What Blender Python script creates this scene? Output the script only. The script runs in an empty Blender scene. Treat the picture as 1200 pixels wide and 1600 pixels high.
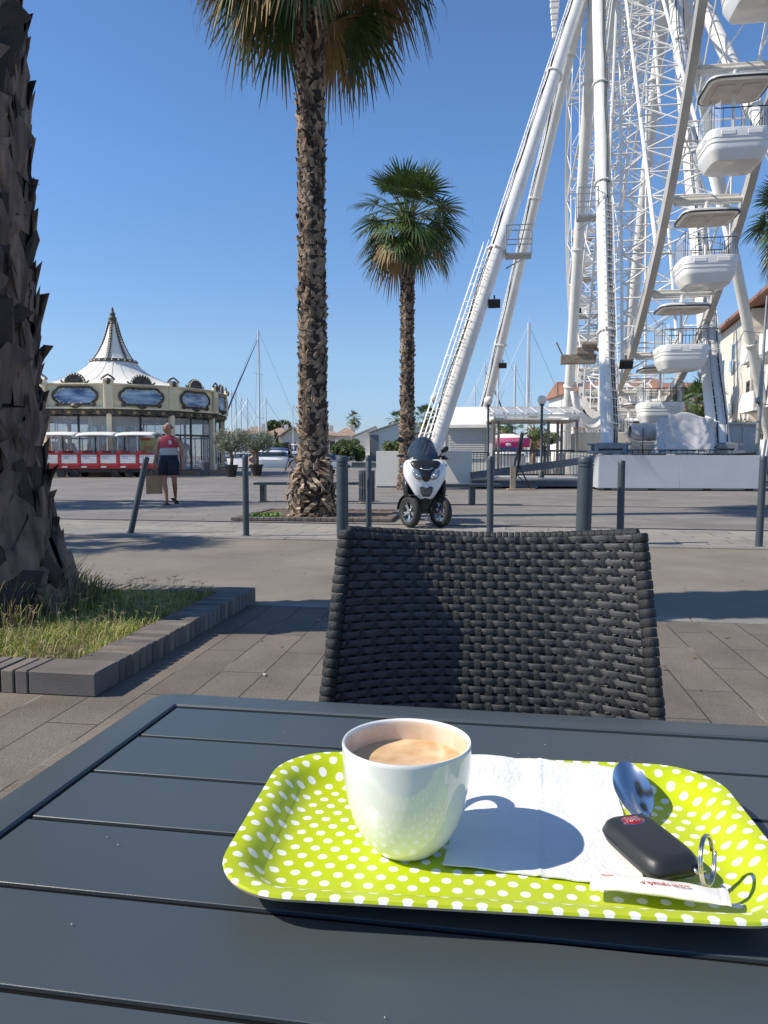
import bpy, math, random
from mathutils import Vector, Matrix, Euler, Quaternion, noise
R_ = math.radians
sc = bpy.context.scene
COL = sc.collection
# ---------------------------------------------------------------- camera
CAM_H = 1.05; PITCH = math.atan(88/1200)
cd = bpy.data.cameras.new("camera"); cam = bpy.data.objects.new("camera", cd); COL.objects.link(cam)
cd.sensor_fit = 'VERTICAL'; cd.sensor_height = 36; cd.lens = 27; cd.clip_start = 0.02; cd.clip_end = 3000
cam.location = (0, 0, CAM_H); cam.rotation_euler = (math.pi/2-PITCH, 0, 0)
sc.camera = cam
# ---------------------------------------------------------------- world, sun, exposure
SUN_EL = R_(42); SUN_AZ = math.atan2(-1, -0.13)
w = bpy.data.worlds.new("World"); sc.world = w; w.use_nodes = True
nt = w.node_tree; bg = nt.nodes['Background']
sky = nt.nodes.new('ShaderNodeTexSky'); sky.sky_type = 'NISHITA'; sky.sun_disc = False
sky.sun_elevation = SUN_EL; sky.sun_rotation = SUN_AZ; sky.air_density = 1.0; sky.dust_density = 0.1; sky.ozone_density = 3.2
# clear Mediterranean air: a deeper blue overhead, less yellow in the lowest degrees
tcw = nt.nodes.new('ShaderNodeTexCoord'); spw = nt.nodes.new('ShaderNodeSeparateXYZ'); rw = nt.nodes.new('ShaderNodeValToRGB'); mw = nt.nodes.new('ShaderNodeMix'); mw.data_type = 'RGBA'; mw.blend_type = 'MULTIPLY'; mw.inputs[0].default_value = 1
nt.links.new(tcw.outputs['Generated'], spw.inputs[0]); nt.links.new(spw.outputs[2], rw.inputs[0])
ew = rw.color_ramp.elements; ew[0].position = .04; ew[0].color = (.46, .545, .765, 1); ew[1].position = .50; ew[1].color = (.60, .75, .91, 1)
for ps, c_ in ((.13, (.64, .70, .80, 1)), (.34, (.62, .78, .945, 1))): e_ = ew.new(ps); e_.color = c_
nt.links.new(sky.outputs[0], mw.inputs[6]); nt.links.new(rw.outputs[0], mw.inputs[7]); nt.links.new(mw.outputs[2], bg.inputs[0]); bg.inputs[1].default_value = 0.126
sd = bpy.data.lights.new("sun", 'SUN'); sun = bpy.data.objects.new("sun", sd); COL.objects.link(sun)
sd.energy = 4.3; sd.angle = R_(0.5); sd.color = (1, 0.92, 0.79)
sv = Vector((math.sin(SUN_AZ)*math.cos(SUN_EL), math.cos(SUN_AZ)*math.cos(SUN_EL), math.sin(SUN_EL)))
sun.rotation_euler = sv.to_track_quat('Z', 'Y').to_euler(); sun.location = (0, 0, 60)
sc.view_settings.view_transform = 'Standard'; sc.view_settings.look = 'None'; sc.view_settings.exposure = 0.5
sc.render.engine = 'CYCLES'
# ---------------------------------------------------------------- measuring helpers (photo point + distance -> metres)
def dep(D, z): return D*math.cos(PITCH)-(z-CAM_H)*math.sin(PITCH)
def PX(px, D, z=CAM_H): return (px-600)/1200*dep(D, z)
def ZY(py, D): return CAM_H+D*math.tan(math.atan((800-py)/1200)-PITCH)
def onz(px, py, z):
    u = (800-py)/1200; dy = math.cos(PITCH)+u*math.sin(PITCH); dz = -math.sin(PITCH)+u*math.cos(PITCH); t = (z-CAM_H)/dz
    return Vector(((px-600)/1200*t, dy*t, z))
# ---------------------------------------------------------------- materials
MATS = {}
def mat(name, col, rough=.6, metal=0, var=.12, scale=8, bump=0, bscale=40, spec=.5, trans=0, alpha=1, emit=None, coat=0, coord='Object', stretch=None, col2=None, dirt=0):
    if name in MATS: return MATS[name]
    m = bpy.data.materials.new(name); m.use_nodes = True; n = m.node_tree; N = n.nodes; L = n.links
    b = N['Principled BSDF']; c = (*col, 1)
    b.inputs['Roughness'].default_value = rough; b.inputs['Metallic'].default_value = metal
    b.inputs['Specular IOR Level'].default_value = spec; b.inputs['Transmission Weight'].default_value = trans
    b.inputs['Alpha'].default_value = alpha; b.inputs['Coat Weight'].default_value = coat
    b.inputs['Base Color'].default_value = c
    if var > 0 or bump > 0 or col2:
        tc = N.new('ShaderNodeTexCoord'); mp = N.new('ShaderNodeMapping'); L.new(tc.outputs[coord], mp.inputs[0])
        if stretch: mp.inputs['Scale'].default_value = stretch
    if var > 0 or col2:
        nz = N.new('ShaderNodeTexNoise'); nz.inputs['Scale'].default_value = scale; nz.inputs['Detail'].default_value = 6; L.new(mp.outputs[0], nz.inputs[0])
        rp = N.new('ShaderNodeValToRGB'); rp.color_ramp.elements[0].position = .32; rp.color_ramp.elements[1].position = .68
        c2 = col2 or tuple(min(1, x*(1+var)) for x in col); c1 = tuple(x*(1-var) for x in col)
        rp.color_ramp.elements[0].color = (*c1, 1); rp.color_ramp.elements[1].color = (*c2, 1)
        L.new(nz.outputs[0], rp.inputs[0]); out = rp.outputs[0]
        if dirt > 0:
            n2 = N.new('ShaderNodeTexNoise'); n2.inputs['Scale'].default_value = scale*.17; n2.inputs['Detail'].default_value = 8; L.new(mp.outputs[0], n2.inputs[0])
            r2 = N.new('ShaderNodeValToRGB'); r2.color_ramp.elements[0].position = .35; r2.color_ramp.elements[1].position = .6
            r2.color_ramp.elements[0].color = (1-dirt, 1-dirt*1.05, 1-dirt*1.15, 1); r2.color_ramp.elements[1].color = (1, 1, 1, 1); L.new(n2.outputs[0], r2.inputs[0])
            mx = N.new('ShaderNodeMix'); mx.data_type = 'RGBA'; mx.blend_type = 'MULTIPLY'; mx.inputs[0].default_value = 1
            L.new(out, mx.inputs[6]); L.new(r2.outputs[0], mx.inputs[7]); out = mx.outputs[2]
        L.new(out, b.inputs['Base Color'])
        mr = N.new('ShaderNodeMapRange'); mr.inputs[3].default_value = max(.02, rough*.82); mr.inputs[4].default_value = min(1, rough*1.18); L.new(nz.outputs[0], mr.inputs[0]); L.new(mr.outputs[0], b.inputs['Roughness'])
    if bump > 0:
        bz = N.new('ShaderNodeTexNoise'); bz.inputs['Scale'].default_value = bscale; bz.inputs['Detail'].default_value = 8; L.new(mp.outputs[0], bz.inputs[0])
        bp = N.new('ShaderNodeBump'); bp.inputs['Strength'].default_value = bump; bp.inputs['Distance'].default_value = .02; L.new(bz.outputs[0], bp.inputs['Height']); L.new(bp.outputs[0], b.inputs['Normal'])
    if emit: b.inputs['Emission Color'].default_value = (*emit, 1); b.inputs['Emission Strength'].default_value = 1
    MATS[name] = m; return m
# ---------------------------------------------------------------- mesh collector
class MB:
    def __init__(s): s.v = []; s.f = []; s.m = []; s.mi = 0
    def add(s, vs, fs, mi=None):
        o = len(s.v); s.v += [tuple(x) for x in vs]; s.f += [tuple(o+i for i in f) for f in fs]; s.m += [s.mi if mi is None else mi]*len(fs); return s
    def box(s, c, d, rz=0, M=None, bev=0, mi=None):
        hx, hy, hz = d[0]/2, d[1]/2, d[2]/2
        if bev > 0:
            b = min(bev, hx*.9, hy*.9, hz*.9); vs = []
            for z, i in ((-hz, b), (-hz+b, 0), (hz-b, 0), (hz, b)):
                for x, y in ((-hx+b, -hy+i), (hx-b, -hy+i), (hx-i, -hy+b), (hx-i, hy-b), (hx-b, hy-i), (-hx+b, hy-i), (-hx+i, hy-b), (-hx+i, -hy+b)): vs.append((x, y, z))
            fs = [tuple(range(7, -1, -1)), tuple(range(24, 32))]
            for k in range(3):
                for i in range(8): j = (i+1) % 8; fs.append((k*8+i, k*8+j, k*8+8+j, k*8+8+i))
        else:
            vs = [(x, y, z) for z in (-hz, hz) for x, y in ((-hx, -hy), (hx, -hy), (hx, hy), (-hx, hy))]
            fs = [(3, 2, 1, 0), (4, 5, 6, 7), (0, 1, 5, 4), (1, 2, 6, 5), (2, 3, 7, 6), (3, 0, 4, 7)]
        T = Matrix.Translation(c) @ (M.to_4x4() if M else Matrix.Rotation(rz, 4, 'Z'))
        return s.add([T @ Vector(v) for v in vs], fs, mi)
    def bb(s, x0, y0, z0, x1, y1, z1, bev=0, mi=None):
        return s.box(((x0+x1)/2, (y0+y1)/2, (z0+z1)/2), (abs(x1-x0), abs(y1-y0), abs(z1-z0)), bev=bev, mi=mi)
    def tube(s, a, b, r0, r1=None, n=8, cap=True, mi=None):
        a = Vector(a); b = Vector(b); r1 = r0 if r1 is None else r1; d = b-a
        if d.length < 1e-6: return s
        q = d.to_track_quat('Z', 'Y'); vs = []
        for p, r in ((a, r0), (b, r1)):
            for i in range(n): t = 2*math.pi*i/n; vs.append(p+q @ Vector((math.cos(t)*r, math.sin(t)*r, 0)))
        fs = [(i, (i+1) % n, n+(i+1) % n, n+i) for i in range(n)]
        if cap: fs += [tuple(range(n-1, -1, -1)), tuple(range(n, 2*n))]
        return s.add(vs, fs, mi)
    def bar(s, a, b, w, h, up=(0, 0, 1), mi=None):
        a = Vector(a); b = Vector(b); d = b-a; L = d.length; x = d.normalized(); u = Vector(up)
        y = u.cross(x)
        if y.length < 1e-4: y = Vector((0, 1, 0)).cross(x)
        y.normalize(); z = x.cross(y); M = Matrix((x, y, z)).transposed()
        return s.box((a+b)/2, (L, w, h), M=M, mi=mi)
    def path(s, pts, rs, n=8, closed=False, mi=None, flat=1):
        pts = [Vector(p) for p in pts]; k = len(pts)
        if not isinstance(rs, (list, tuple)): rs = [rs]*k
        vs = []; ref = None
        for i, p in enumerate(pts):
            if closed: d = pts[(i+1) % k]-pts[i-1]
            else: d = pts[min(i+1, k-1)]-pts[max(i-1, 0)]
            d.normalize()
            if ref is None: ref = d.orthogonal().normalized()
            ref = (ref-d*ref.dot(d)).normalized(); y = d.cross(ref)
            for j in range(n): t = 2*math.pi*j/n; vs.append(p+(ref*math.cos(t)+y*math.sin(t)*flat)*rs[i])
        fs = []
        for i in range(k if closed else k-1):
            i2 = (i+1) % k
            for j in range(n): fs.append((i*n+j, i*n+(j+1) % n, i2*n+(j+1) % n, i2*n+j))
        if not closed: fs += [tuple(range(n-1, -1, -1)), tuple(range((k-1)*n, k*n))]
        return s.add(vs, fs, mi)
    def lathe(s, prof, n=24, c=(0, 0, 0), mi=None, jit=0, a0=0, cap=True):
        if prof[0] == prof[-1]: cap = False
        vs = []; c = Vector(c)
        for r, z in prof:
            for i in range(n):
                t = a0+2*math.pi*i/n; rr = r*(1+random.uniform(-jit, jit)) if jit else r; vs.append(c+Vector((rr*math.cos(t), rr*math.sin(t), z)))
        fs = []
        for k in range(len(prof)-1):
            for i in range(n): j = (i+1) % n; fs.append((k*n+i, k*n+j, k*n+n+j, k*n+n+i))
        if cap and prof[0][0] > 1e-5: fs.append(tuple(range(n-1, -1, -1)))
        if cap and prof[-1][0] > 1e-5: fs.append(tuple(range((len(prof)-1)*n, len(prof)*n)))
        return s.add(vs, fs, mi)
    def grid(s, fn, nu, nv, mi=None, cu=False):
        vs = [fn(i/(nu-(0 if cu else 1)), j/(nv-1)) for j in range(nv) for i in range(nu)]
        fs = [(j*nu+i, j*nu+(i+1) % nu, (j+1)*nu+(i+1) % nu, (j+1)*nu+i) for j in range(nv-1) for i in range(nu if cu else nu-1)]
        return s.add(vs, fs, mi)
    def ball(s, c, r, n=12, mi=None, M=None):
        r = (r, r, r) if not isinstance(r, (tuple, list)) else r; c = Vector(c)
        def fn(u, v):
            p = Vector((r[0]*math.cos(2*math.pi*u)*math.sin(math.pi*v), r[1]*math.sin(2*math.pi*u)*math.sin(math.pi*v), -r[2]*math.cos(math.pi*v)))
            return c+(M @ p if M else p)
        return s.grid(fn, n, max(5, n//2+1), mi, cu=True)
    def prism(s, pts, y0, y1, mi=None):   # outline in x,z extruded along y
        n = len(pts); vs = [(x, y0, z) for x, z in pts]+[(x, y1, z) for x, z in pts]
        return s.add(vs, [tuple(range(n)), tuple(range(2*n-1, n-1, -1))]+[(i, n+i, n+(i+1) % n, (i+1) % n) for i in range(n)], mi)
    def loft(s, secs, n=20, mi=None, e=.6, cap=True):  # sections (x,y centre, hx, hy, z) superellipse rings
        vs = []
        for (cx, cy, hx, hy, z) in secs:
            for i in range(n):
                t = 2*math.pi*i/n; c_, s_ = math.cos(t), math.sin(t)
                vs.append((cx+hx*math.copysign(abs(c_)**e, c_), cy+hy*math.copysign(abs(s_)**e, s_), z))
        fs = []; k = len(secs)
        for a in range(k-1):
            for i in range(n): j = (i+1) % n; fs.append((a*n+i, a*n+j, a*n+n+j, a*n+n+i))
        if cap: fs += [tuple(range(n-1, -1, -1)), tuple(range((k-1)*n, k*n))]
        return s.add(vs, fs, mi)
    def build(s, name, mats, parent=None, smooth=False, bevel=0, sub=0, solid=0):
        me = bpy.data.meshes.new(name); me.from_pydata([tuple(v) for v in s.v], [], s.f)
        if not isinstance(mats, (list, tuple)): mats = [mats]
        for m in mats: me.materials.append(m)
        if len(mats) > 1: me.polygons.foreach_set('material_index', s.m)
        if smooth is True: me.polygons.foreach_set('use_smooth', [True]*len(me.polygons))
        me.validate(); me.update()
        if smooth and smooth is not True:
            me.polygons.foreach_set('use_smooth', [True]*len(me.polygons)); me.set_sharp_from_angle(angle=R_(smooth))
        o = bpy.data.objects.new(name, me); COL.objects.link(o)
        if parent: o.parent = parent
        if solid: md = o.modifiers.new('solid', 'SOLIDIFY'); md.thickness = solid; md.offset = 0
        if bevel: md = o.modifiers.new('bevel', 'BEVEL'); md.width = bevel; md.segments = 2; md.limit_method = 'ANGLE'
        if sub: md = o.modifiers.new('sub', 'SUBSURF'); md.levels = sub; md.render_levels = sub
        return o
def tag(o, label=None, cat=None, group=None, kind=None):
    if label: o['label'] = label
    if cat: o['category'] = cat
    if group: o['group'] = group
    if kind: o['kind'] = kind
    return o
def thing(name, label, cat, loc=(0, 0, 0), rz=0, group=None):
    o = bpy.data.objects.new(name, None); COL.objects.link(o); o.location = loc; o.rotation_euler = (0, 0, rz); o.empty_display_size = .1
    return tag(o, label, cat, group)
KIDS = {}
def copy_tree(o, loc, rz=0, label=None, scale=None, parent=None):
    c = o.copy(); COL.objects.link(c)
    if parent: c.parent = parent
    else:
        c.location = loc; c.rotation_euler = (0, 0, rz)
        if label: c['label'] = label
        if scale: c.scale = (scale,)*3
    for ch in [x for x in bpy.data.objects if x.parent == o]: copy_tree(ch, None, parent=c)
    return c
def text(s_, size, m, parent, M, name='lettering', ext=.0004, ax='CENTER'):
    cu = bpy.data.curves.new('t', 'FONT'); cu.body = s_; cu.size = size; cu.extrude = ext; cu.align_x = ax; cu.align_y = 'CENTER'; cu.resolution_u = 2
    t = bpy.data.objects.new('t', cu); COL.objects.link(t); dg = bpy.context.evaluated_depsgraph_get()
    me = bpy.data.meshes.new_from_object(t.evaluated_get(dg)); bpy.data.objects.remove(t); me.transform(M); me.materials.clear(); me.materials.append(m)
    o = bpy.data.objects.new(name, me); COL.objects.link(o)
    if parent: o.parent = parent
    return o
rnd = random.Random(7); random.seed(3)
def U(a, b): return rnd.uniform(a, b)
# shared materials
M_white = mat('white_paint', (.78, .77, .74), .42, var=.05, scale=2.5, dirt=.12)
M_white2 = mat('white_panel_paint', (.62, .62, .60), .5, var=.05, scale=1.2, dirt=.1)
M_steel = mat('galvanised_steel', (.34, .35, .36), .45, .6, var=.12, scale=12)
M_black = mat('black_plastic', (.018, .019, .021), .45, var=.1, scale=20)
M_anth = mat('anthracite_metal', (.045, .055, .068), .4, 0, var=.12, scale=9, bump=.05, bscale=300, dirt=.15)
M_glass = mat('clear_glass', (.75, .82, .86), .03, var=0, trans=.0, alpha=.22)
M_dglass = mat('dark_window_glass', (.02, .03, .04), .06, var=.1, scale=.6, spec=.8)
M_rubber = mat('tyre_rubber', (.02, .02, .021), .8, var=.2, scale=30)
M_chrome = mat('bright_metal', (.75, .75, .76), .16, 1, var=.03)
M_red = mat('red_paint', (.45, .03, .03), .4, var=.08, scale=4)
M_skin = mat('tanned_skin', (.42, .19, .12), .55, var=.08, scale=20)
# ================================================================ SETTING: ground, road, pavement, water, banks
def ground_mat(name, c1, c2, scale, bump=.3, bscale=120, joint=None, rot=0, size=(1, .22), jw=.01, jcol=(.03, .03, .03), fine=.25, rough=.85, off=.5):
    m = bpy.data.materials.new(name); m.use_nodes = True; n = m.node_tree; N = n.nodes; L = n.links; b = N['Principled BSDF']
    b.inputs['Roughness'].default_value = rough; b.inputs['Specular IOR Level'].default_value = .3
    g = N.new('ShaderNodeTexCoord'); mp = N.new('ShaderNodeMapping'); L.new(g.outputs['Object'], mp.inputs[0]); mp.inputs['Rotation'].default_value = (0, 0, rot)
    nz = N.new('ShaderNodeTexNoise'); nz.inputs['Scale'].default_value = scale; nz.inputs['Detail'].default_value = 10; nz.inputs['Roughness'].default_value = .62; L.new(mp.outputs[0], nz.inputs[0])
    rp = N.new('ShaderNodeValToRGB'); rp.color_ramp.elements[0].position = .35; rp.color_ramp.elements[1].position = .66; rp.color_ramp.elements[0].color = (*c1, 1); rp.color_ramp.elements[1].color = (*c2, 1); L.new(nz.outputs[0], rp.inputs[0])
    fz = N.new('ShaderNodeTexNoise'); fz.inputs['Scale'].default_value = bscale; fz.inputs['Detail'].default_value = 5; L.new(mp.outputs[0], fz.inputs[0])
    mr = N.new('ShaderNodeMapRange'); mr.inputs[1].default_value = .3; mr.inputs[2].default_value = .7; mr.inputs[3].default_value = 1-fine; mr.inputs[4].default_value = 1+fine; L.new(fz.outputs[0], mr.inputs[0])
    mx = N.new('ShaderNodeVectorMath'); mx.operation = 'SCALE'; L.new(rp.outputs[0], mx.inputs[0]); L.new(mr.outputs[0], mx.inputs['Scale']); out = mx.outputs[0]; hgt = fz.outputs[0]
    if joint:
        br = N.new('ShaderNodeTexBrick'); L.new(mp.outputs[0], br.inputs[0]); br.inputs['Scale'].default_value = 1; br.inputs['Brick Width'].default_value = size[0]; br.inputs['Row Height'].default_value = size[1]
        br.inputs['Mortar Size'].default_value = jw; br.inputs['Mortar Smooth'].default_value = .2; br.inputs['Color1'].default_value = (.86, .86, .86, 1); br.inputs['Color2'].default_value = (1.1, 1.08, 1.06, 1); br.inputs['Mortar'].default_value = (1, 1, 1, 1); br.offset = off
        m2 = N.new('ShaderNodeMix'); m2.data_type = 'RGBA'; m2.blend_type = 'MULTIPLY'; m2.inputs[0].default_value = 1; L.new(out, m2.inputs[6]); L.new(br.outputs['Color'], m2.inputs[7])
        m3 = N.new('ShaderNodeMix'); m3.data_type = 'RGBA'; L.new(br.outputs['Fac'], m3.inputs[0]); L.new(m2.outputs[2], m3.inputs[6])
        jn = N.new('ShaderNodeTexNoise'); jn.inputs['Scale'].default_value = 1.7; L.new(mp.outputs[0], jn.inputs[0]); jr = N.new('ShaderNodeValToRGB'); jr.color_ramp.elements[0].position = .56; jr.color_ramp.elements[1].position = .68
        jr.color_ramp.elements[0].color = (*jcol, 1); jr.color_ramp.elements[1].color = (.3, .28, .25, 1); L.new(jn.outputs[0], jr.inputs[0]); L.new(jr.outputs[0], m3.inputs[7]); out = m3.outputs[2]
    L.new(out, b.inputs['Base Color'])
    bp = N.new('ShaderNodeBump'); bp.inputs['Strength'].default_value = bump; bp.inputs['Distance'].default_value = .006; L.new(hgt, bp.inputs['Height']); L.new(bp.outputs[0], b.inputs['Normal'])
    return m
RD = R_(-10.6)         # road runs a little towards us on the right
PV = R_(-8)
ru = Vector((math.cos(RD), math.sin(RD), 0)); rv = Vector((-math.sin(RD), math.cos(RD), 0))
def roadpt(s, t, z=0): p = Vector((0, 5.25, 0))+ru*s+rv*t; return Vector((p.x, p.y, z))
def sheet(name, pts, m, kind='structure'):
    b = MB(); b.add(pts, [tuple(range(len(pts)))]); return tag(b.build(name, m), kind=kind)
M_plaza = ground_mat('plaza_paving', (.17, .16, .15), (.23, .215, .198), .5, .15, 60, True, PV, (1.2, .6), .012, (.1, .095, .09), .12)
M_road = ground_mat('asphalt', (.163, .147, .121), (.230, .206, .168), .9, .5, 190, fine=.38)
M_slab = ground_mat('pavement_slabs', (.124, .107, .089), (.182, .156, .130), 1.6, .35, 150, True, R_(8+90), (.78, .215), .0035, (.028, .026, .024), .3)
M_kslab = ground_mat('kerbside_slabs', (.235, .222, .2), (.3, .282, .25), 1.2, .2, 110, True, -RD, (.6, .42), .01, (.11, .1, .09), .15)
QY = 66
sheet('ground', [(-400, -60, 0), (400, -60, 0), (400, QY, 0), (-400, QY, 0)], M_plaza)
b = MB(); b.bb(-400, QY, -2.5, 400, QY+.4, .004); tag(b.build('quay_wall', mat('quay_stone', (.3, .29, .27), .8, bump=.3)), kind='structure')
sheet('road', [roadpt(-60, 0, .004), roadpt(60, 0, .004), roadpt(60, 3.95, .004), roadpt(-60, 3.95, .004)], M_road)
sheet('pavement', [roadpt(-60, -30, .008), roadpt(60, -30, .008), roadpt(60, 0, .008), roadpt(-60, 0, .008)], M_slab)
sheet('kerbside_paving', [roadpt(-60, 4.17, .006), roadpt(60, 4.17, .006), roadpt(60, 6.2, .006), roadpt(-60, 6.2, .006)], M_kslab)
M_kerb = mat('kerb_stone', (.22, .205, .185), .8, var=.15, scale=3, bump=.3)
b = MB(); L_ = 0
for i in range(-30, 30):
    for t0, t1, h in ((-.12, .0, .014), (3.95, 4.17, .02)):
        c = roadpt(i*1.0+.5, (t0+t1)/2, h/2); b.box(c, (.99, t1-t0, h), rz=RD, bev=.004)
tag(b.build('kerb', M_kerb), kind='structure')
# drain channel line across the plaza
b = MB()
for t, wd in ((6.35, .07), (11.2, .05)):
    for i in range(-24, 24): b.box(roadpt(i*1.0, t, .006), (.985, wd, .006), rz=RD)
tag(b.build('drain_channel', mat('drain_iron', (.06, .06, .06), .6)), kind='structure')
M_water = mat('harbour_water', (.03, .06, .055), .08, var=.1, scale=.3, bump=.5, bscale=2.2)
sheet('water', [(-400, QY+.4, -.55), (400, QY+.4, -.55), (400, 98, -.55), (-400, 98, -.55)], M_water)
M_far = mat('far_bank_earth', (.2, .19, .15), .9, var=.2, scale=.1)
b = MB(); b.bb(-900, 98, -2, 900, 1500, .25); tag(b.build('far_bank', M_far), kind='structure')
# fallen litter: dry leaves and grit on road and pavement
b = MB()
for i in range(420):
    p = roadpt(U(-7, 6), U(-2.6, 5.8)); s = U(.006, .02); a = U(0, 6.28)
    q = [Vector((math.cos(a+k*1.571)*s*(1.6 if k % 2 else .6), math.sin(a+k*1.571)*s*(1.6 if k % 2 else .6), U(0, .006))) for k in range(4)]
    b.add([p+x+Vector((0, 0, .013)) for x in q], [(0, 1, 2, 3)], mi=rnd.choice((0, 0, 1)))
tag(b.build('leaf_litter', [mat('dry_leaf', (.16, .11, .06), .8), mat('pale_grit', (.4, .37, .32), .8)], solid=.001), 'tiny dry leaves and pale grit scattered over the road and pavement', 'litter', kind='stuff')
# ================================================================ PALMS
M_bark = mat('palm_bark', (.13, .088, .06), .85, var=.5, scale=6, bump=1.0, bscale=60, col2=(.40, .30, .21), stretch=(1, 1, .3))
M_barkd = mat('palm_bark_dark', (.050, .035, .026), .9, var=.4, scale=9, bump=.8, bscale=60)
M_barkf = mat('palm_fibre_near', (.13, .088, .064), .9, var=.5, scale=7, bump=1.0, bscale=110, col2=(.34, .24, .175), stretch=(1.5, 1.5, .22))
M_leaf = mat('palm_leaf', (.055, .10, .028), .42, var=.4, scale=3, col2=(.10, .165, .04), spec=.6)
M_leafd = mat('palm_leaf_dry', (.30, .205, .10), .8, var=.35, scale=4)
def tr(m):
    n = m.node_tree; b = n.nodes['Principled BSDF']; t = n.nodes.new('ShaderNodeBsdfTranslucent'); mx = n.nodes.new('ShaderNodeMixShader'); o = n.nodes['Material Output']
    src = b.inputs['Base Color'].links[0].from_socket; n.links.new(src, t.inputs[0]); mx.inputs[0].default_value = .16
    n.links.new(b.outputs[0], mx.inputs[1]); n.links.new(t.outputs[0], mx.inputs[2]); n.links.new(mx.outputs[0], o.inputs[0])
tr(M_leaf); tr(M_leafd)
def trunk(b, prof, step, nring, ssz, prot, lean=(0, 0), seed=1, twist=.5, flare=1.0):
    """prof: list (z, r). core plus split leaf bases in a criss-cross spiral"""
    r_ = random.Random(seed)
    def rad(z):
        for (z0, a), (z1, c) in zip(prof, prof[1:]):
            if z <= z1: return a+(c-a)*max(0, (z-z0))/(z1-z0)
        return prof[-1][1]
    H = prof[-1][0]
    def ctr(z): return Vector((lean[0]*z/H, lean[1]*z/H, z))
    n = 20; vs = []; zs = [H*i/40 for i in range(41)]
    for z in zs:
        for i in range(n): t = 2*math.pi*i/n; r = rad(z)*r_.uniform(.86, .96); vs.append(ctr(z)+Vector((math.cos(t)*r, math.sin(t)*r, 0)))
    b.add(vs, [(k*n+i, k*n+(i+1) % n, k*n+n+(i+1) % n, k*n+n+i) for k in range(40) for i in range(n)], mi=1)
    z = -.02; k = 0
    while z < H-.05:
        for i in range(nring):
            t = 2*math.pi*(i+.5*(k % 2))/nring+r_.uniform(-.16, .16); zz = z+r_.uniform(-.4, .4)*step; r = rad(max(0, zz))*.93
            w = ssz*r_.uniform(.7, 1.3); h = ssz*r_.uniform(.9, 1.8); p = prot*r_.uniform(.35, 1.15)*(1.6 if r_.random() < .08 else 1); sk = (1 if (i+k) % 2 else -1)*r_.uniform(.2, 1.0)*w
            if r_.random() < .06: continue
            c = ctr(max(0, zz)); R = Matrix.Rotation(t, 3, 'Z')
            rt = rad(min(H, zz+h))*.93-r
            pts = [(r-.3*p, -w*.6, 0), (r+.10*p, -w*.42, 0), (r+.10*p, w*.42, 0), (r-.3*p, w*.6, 0),
                   (r+rt*.5-.1*p, -w*.5+sk*.5, h*.5), (r+rt*.5+.75*p, -w*.34+sk*.5, h*.5), (r+rt*.5+.7*p, w*.34+sk*.5, h*.5), (r+rt*.5-.1*p, w*.5+sk*.5, h*.5),
                   (r+rt, -w*.2+sk, h*.86), (r+rt+p, -w*.30+sk*1.1, h*r_.uniform(.8, 1.15)), (r+rt+p*.92, w*.28+sk*1.1, h*r_.uniform(.7, 1.1)), (r+rt, w*.2+sk, h*.82)]
            vs = [c+R @ Vector(q) for q in pts]
            fs = []
            for a in (0, 4): 
                for j in range(4): fs.append((a+j, a+(j+1) % 4, a+4+(j+1) % 4, a+4+j))
            fs += [(8, 9, 10, 11), (3, 2, 1, 0)]
            b.add(vs, fs, mi=0 if r_.random() < .85 else 1)
        z += step; k += 1
    # stray fibres
    for i in range(int(H*9)):
        t = r_.uniform(0, 6.28); zz = r_.uniform(.1, H); c = ctr(zz); d = Vector((math.cos(t), math.sin(t), r_.uniform(-.6, .9)))
        p0 = c+Vector((math.cos(t), math.sin(t), 0))*rad(zz)*.95; L = prot*r_.uniform(1, 2.6)
        b.path([p0, p0+d*L*.6, p0+d*L+Vector((0, 0, -L*.4))], [.004*flare, .003*flare, .001], n=3, mi=0)
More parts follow.
